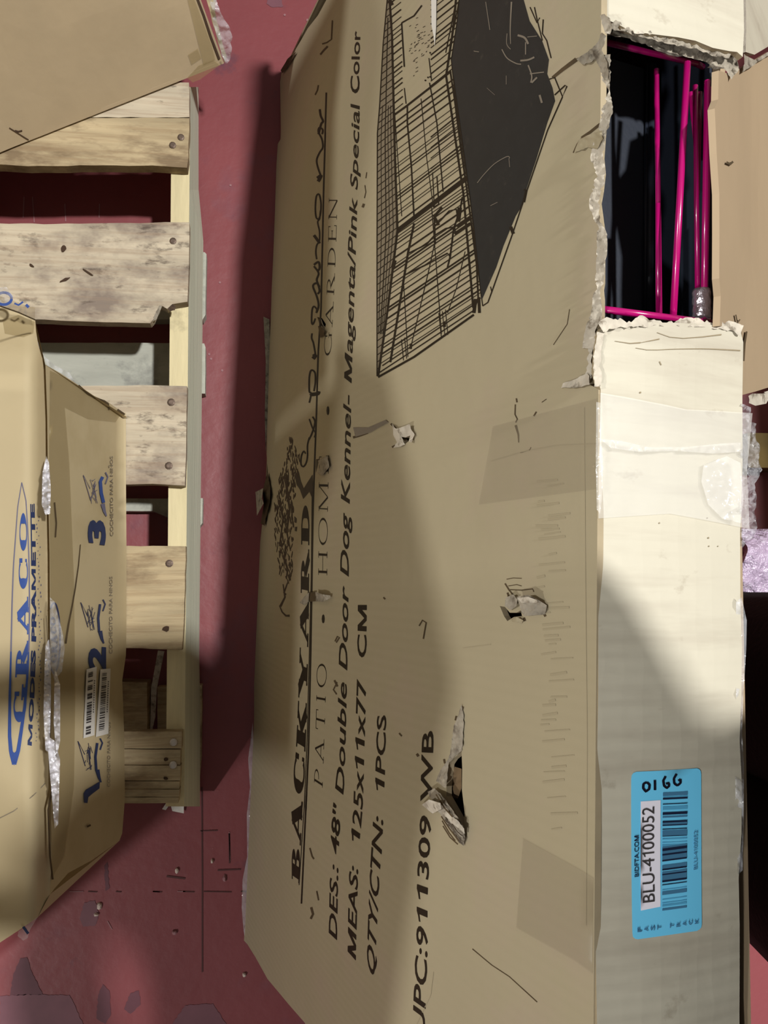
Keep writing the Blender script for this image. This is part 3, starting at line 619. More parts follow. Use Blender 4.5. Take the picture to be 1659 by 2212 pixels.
for a in ([(1330, 736), (1360, 742), (1382, 741)], [(1415, 720), (1440, 730), (1470, 733), (1510, 730), (1555, 724)], [(1372, 752), (1400, 758), (1450, 756), (1520, 755), (1600, 757)], [(1382, 741), (1420, 734)]): I.line(resample(a, 10), (1, 2.6))
I.line([(1421, 782), (1425, 790)], 2)
for x, y, r in ((1383, 848, 2), (1529, 1119, 1.4), (1531, 1162, 2), (1532, 1180, 1.6), (1553, 1180, 1.4), (1424, 1130, 1.6), (1290, 1006, 1.6)): I.blob(x, y, r, r)
I.put('crease_line', lambda x, y: on_top(*top_sw(x, y, .0006)), M['crease'], carton)
r = random.Random(21)
I = Ink(); y = 1040
while y < 1800:
    x0 = 1168+(y-1040)*.02+r.uniform(-14, 14); I.line([(x0, y), (x0+r.uniform(14, 60), y-r.uniform(0, 6))], r.uniform(2, 5)); y += r.choice((8, 10, 14, 22, 34))
I.put('scuff_mark', lambda x, y: on_face(*face_sv(x, y, .0003)), M['scuff_face'], carton)
I = Ink()
for a in ([(1262, 880), (1264, 1200), (1268, 1600), (1266, 2000)], [(1060, 996), (1130, 975), (1200, 962), (1288, 958)], [(900, 2212), (930, 2150), (936, 2100)], [(1000, 1400), (1060, 1392)]): I.line(resample(a, 20), 1.6)
I.put('crease_line', lambda x, y: on_face(*face_sv(x, y, .0003)), M['scuff_face'], carton)
# grey bottom flap and film showing past the lower edge, flat on the floor
patch('bottom_flap', [(569, 684, .004), (582, 690, .004), (584, 800, .004), (578, 900, .004), (574, 980, .004), (572, 900, .004), (574, 780, .004)], lambda x, y, l: at(x, y, abs(l)), M['torn_grey'], step=8)
patch('torn_film', [(546, 1560, .006), (536, 1640, .010), (540, 1700, .006), (533, 1760, .01), (534, 1850, .008), (524, 1900, .01), (522, 1960, .01), (526, 2010, .01), (532, 2040, .006), (536, 1950, .008), (541, 1800, .006), (548, 1650, .006)], lambda x, y, l: at(x, y, max(.003, abs(l))), M['film'], step=8, noise_amp=.002)

# ---- print on the face
FP = lambda x, y: on_face(*face_sv(x, y, .0003))
def face_text(body, base, cap, bold=0.0, m='print', vf=None): return write('printed_text', body, base, cap, face_sv, on_face, M[m], carton, bold, vf)
face_text('BACKYARD', [(647, 1909), (656, 1720), (661, 1600), (666, 1400), (668, 1250), (669, 1092)], [(631, 1898), (641, 1600), (647, 1450), (650, 1300), (652, 1092)], vf=bold_word('BACKYARD', .10))
face_text('PATIO', [(697, 1702), (702, 1560), (706, 1434)], [(679, 1690), (683, 1560), (685, 1434)], vf=thin_word('PATIO', .38))
face_text('HOME', [(707, 1243), (708, 1120), (711, 984)], [(688, 1242), (689, 1120), (690, 984)], vf=thin_word('HOME', .22))
face_text('GARDEN', [(715, 768), (721, 650), (726, 540), (729, 428)], [(700, 768), (706, 640), (709, 540), (711, 428)], vf=thin_word('GARDEN', .16))
I = Ink(); I.blob(698, 1337, 3.2, 10); I.blob(708, 887, 3, 10)
I.line(resample([(651, 1952), (666, 1621), (671, 1404), (676, 1090), (683, 900), (687, 762), (693, 671), (695, 581), (699, 400), (705, 200)], 60), 3.2)
I.line(resample([(646, 1912), (657, 1740), (663, 1600), (668, 1404), (672, 1240), (674, 1060)], 40), 1.5)
I.put('printed_rule', FP, M['print'], carton)
face_text('DES.: 48" Double Door Dog Kennel- Magenta/Pink Special Color', [(728, 2031), (744, 1697), (750, 1450), (753, 1277), (756, 1052), (758, 880), (766, 630), (770, 506), (774, 350), (778, 200), (779, 67)], [(711, 2015), (727, 1689), (732, 1450), (736, 1277), (736, 1133), (742, 880), (750, 625), (755, 461), (759, 340), (759, 223), (763, 67)], .013)
face_text('MEAS:  125x11x77  CM', [(769, 2075), (783, 1757), (789, 1560), (791, 1466), (792.6, 1307)], [(751.5, 2055), (764, 1751), (769, 1560), (772, 1466), (773.6, 1307)], .013)
face_text('QTY/CTN:  1PCS', [(809, 2117), (825, 1838), (831, 1690), (834.6, 1545)], [(793, 2083), (803, 1838), (811, 1690), (815.6, 1545)], .013)
face_text('UPC:911309 WB', [(917, 2245), (922, 2111), (924, 2028), (931, 1788), (937, 1579)], [(892, 2225), (897, 2090), (901, 2010), (908, 1773), (913, 1579)], .013)
# script word
I = Ink()
def smooth(p, n=8):
    q = [p[0]]+list(p)+[p[-1]]; out = []
    for i in range(1, len(q)-2):
        for k in range(n):
            t = k/n; out.append(tuple(.5*((2*q[i][d])+(-q[i-1][d]+q[i+1][d])*t+(2*q[i-1][d]-5*q[i][d]+4*q[i+1][d]-q[i+2][d])*t*t+(-q[i-1][d]+3*q[i][d]-3*q[i+1][d]+q[i+2][d])*t**3) for d in (0, 1)))
    return out+[tuple(p[-1])]
def script(pts, wd=4.5): I.line(smooth(pts), wd)
script([(660, 980), (656, 975), (651, 985), (650, 1002), (655, 1008), (661, 1000), (664, 985), (664, 962), (668, 945)], 3.2)           # e
script([(667, 950), (674, 935), (680, 912), (675, 900)], 3.4); script([(668, 905), (675, 925), (681, 935), (679, 945)], 3)         # x
script([(672, 850), (674, 852), (686, 850), (688, 845)], 8); script([(668, 870), (672, 850), (668, 845), (668, 815), (672, 800), (680, 805), (681, 825), (678, 845)], 3.6)  # p
script([(676, 770), (681, 768), (676, 775)], 8); script([(681, 765), (677, 742), (673, 730), (674, 720)], 3.4)                          # r
script([(681, 688), (676, 700), (673, 695), (674, 670), (678, 662), (684, 668), (683, 676)], 3.4)                                          # e
script([(683, 676), (688, 660), (684, 640), (676, 618), (685, 612), (690, 628), (686, 635)], 4); script([(690, 620), (684, 605), (688, 590), (678, 575)], 4)   # s
script([(678, 572), (688, 566), (690, 580), (684, 586)], 4.4); script([(684, 560), (682, 545), (684, 530), (690, 522)], 3.2)               # s
script([(678, 508), (688, 522), (690, 526)], 6); script([(690, 520), (690, 500), (686, 480), (690, 474)], 3)                               # i
script([(690, 474), (683, 470), (681, 450), (683, 425), (689, 420), (693, 438), (692, 462), (688, 474)], 3.4); script([(690, 474), (692, 455)], 3)  # o
script([(685, 385), (693, 380), (687, 392)], 7); script([(692, 378), (686, 360), (684, 345), (690, 330), (697, 318), (695, 300), (688, 285), (690, 276), (697, 280), (696, 290)], 3.6)  # n
script([(688, 290), (694, 268), (698, 262), (693, 250), (691, 236)], 4.4)                                                                 # s
I.put('printed_script', FP, M['print'], carton)
# tree emblem
I = Ink(); r = random.Random(11)
out = [(594, 1160), (592, 1110), (596, 1060), (606, 1020), (618, 995), (622, 950), (634, 946), (640, 975), (648, 985), (646, 1020), (640, 1060), (636, 1110), (634, 1170), (632, 1230), (626, 1260), (606, 1240), (598, 1200)]
while len(I.F) < 300:
    x, y = r.uniform(590, 650), r.uniform(945, 1262)
    if inside((x, y), out): I.blob(x, y, r.uniform(.7, 1.5), r.uniform(4, 9), r.uniform(-.35, .35), 6, r)
for p in ([(622, 1258), (614, 1280), (618, 1285)], [(612, 1262), (616, 1290), (606, 1310)], [(604, 1308), (610, 1322), (618, 1330), (626, 1330)], [(619, 1250), (622, 1230), (612, 1200)], [(628, 1190), (620, 1150), (626, 1100), (618, 1040)], [(604, 1180), (612, 1120), (604, 1080)]): I.line(p, (2, 5))
I.put('tree_emblem', FP, M['print_thin'], carton)
I = Ink(); I.poly([(637, 1025), (645, 1018), (650, 1040), (656, 1055), (664, 1042), (675, 1025), (676, 1060), (675, 1078), (668, 1062), (655, 1078), (648, 1058), (640, 1045)])
I.poly([(636, 1115), (641, 1120), (640, 1130), (636, 1128)]); I.poly([(637, 1138), (642, 1138), (641, 1148), (637, 1147)]); I.put('tree_emblem', FP, M['print_grey'], carton)
# kennel drawing
K = lambda x, y: (780+x/2.633, y/2.633)
KP = lambda pts: [K(*p) for p in pts]
I = Ink(); I.poly(densify(KP([(565, -40), (545, 150), (515, 340), (520, 420), (540, 600), (590, 950), (640, 1280), (680, 1660), (686, 1710), (770, 1520), (810, 1400), (880, 1230), (905, 1190), (940, 1080), (1000, 900), (1060, 700), (1105, 575), (1090, 500), (1060, 420), (1070, 340), (1030, 230), (960, 120), (915, -40)]), 30))
I2 = Ink()
k = [face_sv(x, y) for x, y in densify(KP([(565, -40), (545, 150), (515, 340), (520, 420), (540, 600), (590, 950), (640, 1280), (680, 1660), (686, 1710), (770, 1520), (810, 1400), (880, 1230), (905, 1190), (940, 1080), (1000, 900), (1060, 700), (1105, 575), (1090, 500), (1060, 420), (1070, 340), (1030, 230), (960, 120), (915, -40)]), 20)]
sheet('printed_picture', k, lambda a, b, d: face_pt(a, b, .0003-d), M['print_tray'], carton, (), .02)
k = [face_sv(x, y) for x, y in densify(KP([(150, -20), (125, 250), (105, 600), (92, 760), (90, 1400), (90, 2140), (110, 2060), (150, 1760), (175, 1560), (200, 1310), (195, 1000), (185, 640), (175, 200), (165, -20)]), 20)]
sheet('printed_picture', k, lambda a, b, d: face_pt(a, b, .0002-d), M['shade_print'], carton, (), .02)
def xat(poly, y):
    for a, b in zip(poly, poly[1:]):
        if min(a[1], b[1]) <= y <= max(a[1], b[1]) and a[1] != b[1]: return a[0]+(b[0]-a[0])*(y-a[1])/(b[1]-a[1])
    return poly[0][0] if abs(y-poly[0][1]) < abs(y-poly[-1][1]) else poly[-1][0]
OL = [(150, -20), (125, 250), (105, 600), (92, 760), (90, 1400), (90, 2140)]
L1 = [(160, -20), (175, 200), (185, 640), (195, 1000), (206, 1310), (175, 1560), (150, 1760), (96, 2140)]
RR = [(558, -20), (545, 120), (512, 340), (520, 420), (548, 640), (592, 950), (640, 1290), (682, 1690)]
R2 = [(540, -20), (520, 180), (490, 380), (482, 430), (530, 760), (580, 1100), (636, 1750)]
I = Ink()
def KL(pts, wd): I.line(densify(KP(pts), 25, False), wd)
KL(OL, 2.4); KL(L1, 4.2); KL([(96, 2145), (300, 2030), (640, 1790)], 4.6); KL([(105, 2118), (640, 1765)], 2.6); KL([(120, 2080), (636, 1735)], 2.6)
y = 20
while y < 2110:                                        # far side mesh
    x0, x1 = xat(OL, y), xat(L1, y-40)
    if x1-x0 > 8: KL([(x0, y), (x1, y-(x1-x0)*.75)], 1.8)
    y += 40
for f in (.22, .45, .62, .8):
    KL([(xat(OL, y)+(xat(L1, y)-xat(OL, y))*f, y) for y in (range(600, 2000, 100) if f != .45 else range(100, 2000, 100))], 1.3 if f != .45 else 2)
rw = random.Random(5)
def cut(y0, y1, slope, wd, lo=L1, hi=RR, gap=None):
    """rod drawn from the left upright to the right one"""
    a = (xat(lo, y0), y0); x = a[0]; yy = y0
    for _ in range(40):
        xr = xat(hi, yy); yy = y0-slope*(xr-a[0])
    if gap:
        g0, g1 = gap
        KL([a, (g0, y0-slope*(g0-a[0]))], wd); KL([(g1, y0-slope*(g1-a[0])), (xr, yy)], wd)
    else: KL([a, (xr, yy)], wd)
y = 700
while y < 1310: cut(y, 0, .74, rw.choice((1.3, 2.0, 2.8))); y += rw.choice((18, 34, 46))
y = 1330
while y < 2100: cut(y, 0, .70-.00006*(y-1300), rw.choice((1.6, 2.4, 3.4))); y += rw.choice((20, 34, 44))
y = 20
while y < 660: cut(y, 0, .8, rw.choice((1.6, 2.6)), gap=(225+y*.02, 395)); y += rw.choice((26, 40))
y = 780
while y < 1000: cut(y, 0, .8, rw.choice((1.6, 2.6)), lo=[(395, 0), (395, 900)], hi=RR); y += 60
cut(1310, 0, .765, 8.5); KL([(205, 1318), (600, 1020)], 5); KL([(185, 655), (255, 605), (510, 405)], 4.2)
KL(R2, 4.2); KL([(505, 400), (530, 560), (560, 800), (600, 1080), (655, 1500), (668, 1760)], 3.4); KL([(522, 430), (560, 700), (618, 1120), (672, 1600)], 2.2); KL(RR, 1.8)
KL([(480, 300), (540, 0)], 2); KL([(500, 300), (556, 0)], 2)
for pts, wd in (([(230, 130), (235, 220), (245, 380)], 3), ([(230, 130), (300, 90), (345, 30)], 3), ([(262, 600), (262, 700), (285, 950), (300, 1240)], 3), ([(340, 560), (372, 900), (410, 1180)], 1.4), ([(388, 470), (430, 700), (465, 1090)], 2.4), ([(385, 330), (400, 460)], 2), ([(255, 590), (245, 500)], 2), ([(190, 640), (230, 1230)], 1.4),
                ([(300, 1270), (265, 1440), (165, 2060)], 4.2), ([(205, 1320), (178, 1560)], 2), ([(415, 1390), (385, 1530), (280, 1980)], 1.6), ([(590, 1430), (540, 1640), (490, 1780)], 1.5), ([(400, 1180), (425, 1500), (455, 1900)], 1.6), ([(240, 1600), (265, 2030)], 1.4),
                ([(430, 1000), (440, 1160), (410, 1180)], 2.4), ([(405, 980), (415, 1180)], 1.8), ([(460, 1180), (415, 1230), (440, 1280)], 6), ([(415, 1240), (420, 1390)], 3), ([(575, 1120), (560, 1200), (525, 1300), (505, 1460), (490, 1520)], 3.4), ([(560, 1180), (550, 1260)], 9), ([(420, 1285), (500, 1200), (540, 1190), (548, 1240)], 3.2), ([(270, 1440), (370, 1390), (415, 1340), (480, 1300), (530, 1290), (535, 1330)], 3.2), ([(255, 1560), (380, 1500), (490, 1440), (505, 1460)], 3.2), ([(530, 1330), (620, 1270)], 6), ([(545, 1290), (620, 1240)], 6),
                ([(190, 1480), (180, 1520)], 8), ([(160, 0), (175, 30)], 9), ([(650, 1700), (640, 1780)], 7), ([(668, 1690), (672, 1780)], 6), ([(640, 1770), (665, 1690)], 3),
                ([(440, 1780), (455, 1920)], 1.4), ([(460, 1770), (475, 1910)], 1.4), ([(478, 1760), (492, 1905)], 1.4), ([(472, 1830), (472, 1860)], 6), ([(228, 1930), (240, 2050)], 1.4), ([(246, 1920), (258, 2040)], 1.4), ([(283, 1955), (280, 1985)], 5),
                ([(690, 1740), (720, 1720), (742, 1660), (860, 1330), (940, 1090), (1060, 740), (1145, 550)], 2.6), ([(685, 1700), (690, 1740)], 2), ([(735, 1630), (742, 1660)], 2), ([(850, 1290), (865, 1330)], 7), ([(925, 1150), (940, 1080), (925, 1080)], 5), ([(1100, 540), (1160, 485), (1170, 490), (1145, 550), (1100, 440), (1070, 450)], 2.8), ([(1080, 330), (1055, 230), (1030, 190), (1035, 110)], 2.6), ([(1030, 230), (1000, 110), (985, 40)], 2.4), ([(960, 40), (1000, 130), (1015, 100)], 2.4)):
    KL(pts, wd)
for i in range(60):
    x, y = rw.uniform(270, 380), rw.uniform(90, 470)
    if x-250 < (560-y)*.45: I.line([K(x, y), K(x+rw.uniform(6, 16), y-rw.uniform(4, 10))], 1)
for x, y in ((365, 457), (392, 437), (392, 300), (380, 440)): I.blob(*K(x, y), 2, 2)
I.put('printed_picture', lambda x, y: face_pt(*face_sv(x, y, .0004), .0004), M['print'], carton)
I = Ink()
for pts, wd in (([(660, 1040), (700, 990), (760, 930), (830, 890), (845, 900)], 2), ([(840, 900), (845, 950)], 1.5), ([(735, 1170), (775, 1150)], 1.5), ([(708, 10), (732, 170)], 2), ([(855, 10), (848, 160), (850, 250)], (5, 2)), ([(830, 190), (828, 250), (850, 280)], 2), ([(800, 280), (830, 330), (880, 360), (910, 365)], 3), ([(890, 200), (930, 215), (950, 250)], 6), ([(945, 210), (1000, 205)], 2), ([(935, 240), (935, 310)], 3), ([(905, 345), (950, 340), (985, 325)], 5), ([(950, 370), (970, 430), (965, 470)], 4), ([(960, 420), (1040, 410)], 3), ([(970, 470), (1000, 440)], 5), ([(1015, 540), (1028, 585)], 6), ([(825, 430), (825, 480)], 1.5), ([(640, 290), (670, 295)], 2), ([(715, 500), (760, 540)], 1)): I.line(smooth(KP(pts)), (wd[0]*.7, wd[1]*.7) if isinstance(wd, tuple) else wd*.75)
I.put('scuff_mark', lambda x, y: face_pt(*face_sv(x, y, .0005), .0005), M['scratch'], carton)
I = Ink(); I.poly([(931, -30), (943, -30), (942, 60), (939, 100), (936, 75), (932, 55)]); I.put('paper_strip', lambda x, y: face_pt(*face_sv(x, y, .0008), .0008), M['white_paper'], carton)

# ---- blue sticker on the top
sticker_c = [(1364, 1682), (1365, 1675), (1368, 1670), (1374, 1667), (1500, 1658), (1505, 1660), (1508, 1664), (1509, 1670), (1511, 1800), (1513, 1994), (1512, 2001), (1508, 2006), (1502, 2009), (1440, 2018), (1378, 2029), (1372, 2028), (1368, 2024), (1367, 2016), (1366, 1850)]
label = sheet('blue_label', densify(pt(sticker_c), .01), lambda a, b, d: top_pt(a, b, .0004-d), M['blue_label'], carton, (), .012)
TP = lambda x, y: top_pt(*top_sw(x, y, .001), .00055)
TP2 = lambda x, y: top_pt(*top_sw(x, y, .001), .0007)
on_top2 = lambda s, w: top_pt(s, w, .0010)
sheet('white_panel', densify(pt([(1383, 1731), (1423, 1727), (1424, 1957), (1384, 1967)]), .008), lambda a, b, d: top_pt(a, b, .0006-d), M['white_label'], label, (), .006)
lw = lambda body, base, cap, m, bold=0: write('label_text', body, base, cap, top_sw, on_top2, M[m], label, bold)
lw('BLU-4100052', [(1411, 1946), (1410, 1840), (1409, 1741)], [(1387, 1950), (1386, 1843), (1385, 1744)], 'grey_ink')
lw('BIDFTA.COM', [(1379, 1893), (1379, 1804)], [(1371, 1895), (1370, 1806)], 'label_ink', .01)
lw('BLU-4100052', [(1501, 1875), (1501, 1791)], [(1493, 1877), (1493, 1793)], 'label_mid')
for i, ch in enumerate('FAST TRACK'):
    if ch != ' ':
        x = 1376+i*13.3; y = 2012-i*2.2; lw(ch, [(x+8, y), (x+8, y-10)], [(x, y+1), (x, y-9)], 'label_mid', .02)
lk = lambda pts: Z3(1340, 1640, 5.268, pts)
for tone, bars in (('label_ink', [(452, 22), (514, 10), (622, 30), (716, 20), (755, 10), (800, 10), (880, 8), (1035, 30), (1092, 20), (1160, 18), (1262, 18), (1318, 14), (1395, 22), (1435, 10)]), ('label_mid', [(400, 40), (745, 40), (845, 60), (1060, 120), (1120, 60), (1230, 40), (1345, 120), (1530, 40), (1715, 24), (660, 20)]), ('label_soft', [(560, 40), (910, 16), (950, 10), (985, 24), (1490, 12), (1600, 12), (1640, 12), (1670, 24), (430, 10)])):
    I = Ink()
    for y, t in bars:
        y -= 6; sk = -16 if y < 1000 else -40
        I.poly(lk([(470, y-t/2), (742, y+sk-t/2), (742, y+sk+t/2), (470, y+t/2)]))
    z = {'label_ink': .0008, 'label_mid': .0007, 'label_soft': .0006}[tone]
    I.put('barcode', lambda x, y: top_pt(*top_sw(x, y, z), z), M[tone], label)
I = Ink()
for pts in ([(300, 262), (265, 280), (262, 330), (290, 370), (325, 340), (330, 290), (300, 262)], [(385, 235), (388, 350)], [(500, 190), (475, 240), (485, 300), (515, 325), (540, 300), (535, 265), (505, 275)], [(620, 160), (590, 215), (595, 270), (630, 295), (665, 265), (665, 220)], [(665, 222), (640, 240)]):
    I.line(resample(lk(pts), 18), 5)
I.put('handwriting', TP2, M['marker'], label)

# ------------------------------------------------------------------ the folded kennel inside, seen through the torn top
kennel = thing('wire_kennel', 'folded magenta wire dog kennel inside the torn carton beside a black tray', 'kennel', box_pt(.6, .012, .08))
def wire(a, b, v, r=.0017, v2=None): return tube('wire', [in_pt(*a, v), in_pt(*b, v if v2 is None else v2)], r, M['magenta'], kennel)
wire((1418, 150), (1425, 690), .742); wire((1421, 440), (1422, 690), .746, .0016); wire((1485, 135), (1454, 690), .762, .0021)
wire((1502, 185), (1507, 640), .752); wire((1512, 200), (1506, 420), .745); wire((1528, 175), (1520, 690), .760, .0020); wire((1533, 190), (1524, 640), .748, .0016); wire((1492, 200), (1506, 330), .742)
wire((1300, 668), (1546, 699), .766, .0021); wire((1312, 92), (1505, 138), .742, .0019); wire((1505, 138), (1552, 160), .742, .0019, .72)
sk0, sk1 = in_pt(1450, 720, .7), in_pt(1450, 120, .7); k0, k1 = (sk0-B0).dot(AX)-.05, (sk1-B0).dot(AX)+.04
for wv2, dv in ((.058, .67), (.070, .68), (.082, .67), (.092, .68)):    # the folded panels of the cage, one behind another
    tube('wire', [box_pt(k0, dv, wv2), box_pt(k1, dv, wv2)], .0017, M['magenta_shaded'], kennel, 6)
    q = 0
    while k0+q < k1: tube('wire', [box_pt(k0+q, dv, wv2+.0015), box_pt(k0+q, .30, wv2+.0015)], .0017, M['magenta_shaded'], kennel, 5); q += .021 if wv2 < .1 else .009
box8('shade_backing', [box_pt(k0, .30, .1045), box_pt(k1, .30, .1045), box_pt(k1, .30, .1065), box_pt(k0, .30, .1065), box_pt(k0, .742, .1045), box_pt(k1, .742, .1045), box_pt(k1, .742, .1065), box_pt(k0, .742, .1065)], M['black_plastic'], kennel)  # dark slab added behind the wires; its colour stands in for shade
foot = box_pt(.6, .008, .08); tube('wire', [box_pt(.3, .70, .085), box_pt(.3, .012, .085)], .0018, M['magenta'], kennel); tube('wire', [box_pt(.95, .70, .085), box_pt(.95, .012, .085)], .0018, M['magenta'], kennel)
a, b = in_pt(1516, 692, .757), in_pt(1515, 626, .757); pts = [a.lerp(b, t/9) for t in range(10)]
tube('steel_sleeve', pts, [.0052, .0056, .0054, .0057, .0053, .0056, .0055, .0053, .0056, .0052], M['steel'], kennel, 14)
tray = thing('plastic_tray', 'black plastic kennel tray standing inside the carton, its dark rim showing', 'tray', box_pt(.6, .012, .02))
rim_px = [(1296, 150), (1396, 150), (1392, 700), (1292, 700)]
V = [in_pt(x, y, .700) for x, y in rim_px]; q = [top - BU*.02 for top in V]
a = [(V[i]-B0).dot(BI) for i in range(4)]; ss = sorted((p-B0).dot(AX) for p in V)
s0, s1 = ss[0]-.02, ss[-1]; w0, w1 = .007, (a[1]+a[2])/2
box8('tray_rim', [box_pt(s0, .692, w0), box_pt(s1, .692, w0), box_pt(s1, .692, w1), box_pt(s0, .692, w1), box_pt(s0, .70, w0), box_pt(s1, .70, w0), box_pt(s1, .70, w1), box_pt(s0, .70, w1)], M['black_plastic'], tray)
box8('tray_base', [box_pt(s0, .012, w0), box_pt(s1, .012, w0), box_pt(s1, .012, w0+.003), box_pt(s0, .012, w0+.003), box_pt(s0, .692, w0), box_pt(s1, .692, w0), box_pt(s1, .692, w0+.003), box_pt(s0, .692, w0+.003)], M['black_plastic'], tray)
tube('tray_lip', [in_pt(1408, 140, .702), in_pt(1404, 420, .702), in_pt(1402, 695, .702)], .0030, M['black_plastic'], tray, 14)
tube('tray_lip', [in_pt(1397, 140, .701), in_pt(1393, 695, .701)], .0014, M['black_plastic'], tray, 10)
# ------------------------------------------------------------------ the wooden pallet
DZ, DT = .142, .018
pallet = thing('wooden_pallet', 'weathered wooden pallet with grey stained deck boards under the cartons', 'pallet', at(300, 900, 0))
def plank(name, pts, z, t, m, jag=0, dens=25, parent=pallet, wobble=.0012):
    r = random.Random(int(pts[0][1])); out = densify([p[:2] for p in pts], dens, True, jag, r); k = [at(x, y, z) for x, y in out]
    # every plank is its own timber: its mesh lies in its own frame so the grain differs
    fn = lambda a, b, d: Vector((a, b, z-d+wobble*noise.noise(Vector((a*9, b*20, z*7+int(pts[0][1]))))))
    return sheet(name, [(p.x, p.y) for p in k], fn, m, parent, (), .05, t)
def nail(x, y, z, parent, r=.0042, m='nail'):
    c = at(x, y, z); V = []; n = 10
    for rr, h in ((r, 0), (r, .0012), (r*.6, .0018)):
        V += [c+Vector((rr*math.cos(2*math.pi*k/n), rr*math.sin(2*math.pi*k/n), h)) for k in range(n)]
    F = [(j*n+k, j*n+(k+1) % n, (j+1)*n+(k+1) % n, (j+1)*n+k) for j in range(2) for k in range(n)]+[tuple(range(2*n, 3*n))]
    return link('nail', V, F, M[m], parent)
def knot(x, y, z, parent, a, b, rot=0):
    I = Ink(); I.blob(x, y, a, b, rot, 9, random.Random(int(x*7+y))); return I.put('knot', lambda u, v: at(u, v, z), M['knot'], parent)
LX = -330
b = plank('deck_board', [(LX, 170), (408, 178), (409, 253), (LX, 254)], DZ, DT, M['wood'], .8)
b = plank('deck_board', [(LX, 255.5), (409, 255), (407, 340), (404, 362), (330, 357), (200, 357), (60, 359), (0, 355), (LX, 356)], DZ, DT, M['wood_warm'], 1.0); nail(391, 297, DZ, b); nail(373, 314, DZ, b); knot(373, 314, DZ+.0016, b, 4, 4)
b = plank('deck_board', [(LX, 481), (120, 484), (330, 481), (409, 480), (407, 600), (405, 652), (385, 655), (372, 657), (361, 667), (350, 661), (346, 660), (338, 672), (331, 690), (324, 698), (200, 695), (120, 692), (70, 690), (LX, 690)], DZ, DT, M['wood'], 1.0)
nail(374, 521, DZ, b); knot(137, 537, DZ+.0016, b, 6, 7); knot(68, 573, DZ+.0016, b, 6, 2.5, .5); knot(140, 604, DZ+.0016, b, 12, 3, -.4); knot(190, 588, DZ+.0016, b, 16, 2, .6)
patch('splinter', [(338, 690, DZ), (326, 697, DZ-.004), (334, 680, DZ), (345, 659, DZ+.006), (350, 662, DZ+.004)], lambda x, y, l: at(x, y, l), M['torn_grey'], b, 3, .002)
patch('splinter', [(350, 661, DZ), (358, 668, DZ-.004), (366, 660, DZ-.002), (368, 655, DZ), (380, 660, DZ+.004), (378, 670, DZ+.004), (366, 672, DZ), (360, 664, DZ)], lambda x, y, l: at(x, y, l), M['nail'], b, 3, .002)
b = plank('deck_board', [(LX, 830), (200, 833), (330, 832), (404, 834), (402, 950), (399, 1049), (330, 1045), (250, 1046), (LX, 1048)], DZ, DT, M['wood'], 1.0); nail(370, 869, DZ, b, .0046); nail(365, 1006, DZ, b, .0046)
b = plank('deck_board', [(LX, 1180), (200, 1181), (330, 1179), (401, 1180), (398, 1300), (393, 1404), (330, 1402), (275, 1400), (200, 1403), (LX, 1402)], DZ, DT, M['wood_warm'], 1.2); nail(366, 1217, DZ, b, .0046); knot(359, 1358, DZ+.0016, b, 8, 7)
for i, (y0, y1, x1) in enumerate(((1580, 1617, 393), (1618.5, 1652, 390), (1653.5, 1686, 390), (1687.5, 1704, 388), (1705, 1721, 388), (1722, 1735, 386))):
    b = plank('deck_board', [(LX, y0), (200, y0), (x1, y0+.5), (x1-1, y1), (200, y1), (LX, y1)], DZ-.001*(i % 2), DT, M['wood_warm'], .4)
    if i == 0: nail(375, 1603, DZ, b, .0044, 'nail_bright')
    if i == 1: knot(359, 1640, DZ+.0016, b, 5, 5); nail(374, 1652, DZ, b, .0044, 'nail_bright')
    if i == 2: knot(358, 1681, DZ+.0016, b, 6, 3.5)
# stringer along the edge and a second one under the cartons, bottom boards
SZ = DZ-DT
def bar(name, x0, x1, xb, y0, y1, z1, z0, m, mside=None):
    """timber running along the pallet, with its own outer edge (top x1, bottom xb)"""
    n = 14; V = []; F = []; mi = []
    for i in range(n+1):
        t = i/n; y = y0+(y1-y0)*t; f = lambda q: (q[0]+(q[1]-q[0])*t if not callable(q) else q(y))
        V += [at(f(x0), y, z1), at(f(x1), y, z1), at(f(xb), y, z0), at(f(x0)+6, y, z0)]
        if i:
            k = 4*(i-1)
            for j in range(4): F.append((k+j, k+(j+1) % 4, k+4+(j+1) % 4, k+4+j)); mi.append(1 if j == 1 and mside else 0)
    F += [(0, 1, 2, 3), (4*n+3, 4*n+2, 4*n+1, 4*n)]
    bm = bmesh.new(); vv = [bm.verts.new(v) for v in V]
    for f, q in zip(F, mi+[0, 0]):
        g = bm.faces.new([vv[j] for j in f]); g.material_index = q
    bmesh.ops.recalc_face_normals(bm, faces=bm.faces); me = bpy.data.meshes.new(name); 
    off = root_of(pallet)
    for v in bm.verts: v.co -= off
    bm.to_mesh(me); bm.free(); me.materials.append(m); me.materials.append(mside or m)
    o = bpy.data.objects.new(name, me); C.objects.link(o); o.parent = pallet; return o
def xb(y):
    if y < 420: return 429
    if y < 450: return 429+11*(y-420)/30
    return 440-8*(y-450)/800 if y < 1480 else 432
bar('stringer', (371, 358), (411, 398), xb, 188, 1742, SZ-.001, .024, M['wood_cream'], M['wood_green'])
bar('stringer', (-60, -70), (-20, -30), (-18, -28), 188, 1742, SZ-.001, .024, M['wood_cream'], M['wood_green'])
BZ = .0225
plank('bottom_board', [(LX, 548), (442, 545), (446, 549), (444, 680), (438, 690), (LX, 690)], BZ, BZ-.0005, M['wood_grey'], .5)
plank('bottom_board', [(LX, 739), (330, 741), (441, 742), (444, 750), (443, 850), (LX, 852)], BZ, BZ-.0005, M['wood_grey'], .5)
plank('bottom_board', [(LX, 1078), (330, 1077), (438, 1076), (437, 1130), (428, 1142), (330, 1104), (LX, 1104)], BZ, BZ-.0005, M['wood_grey'], .5)
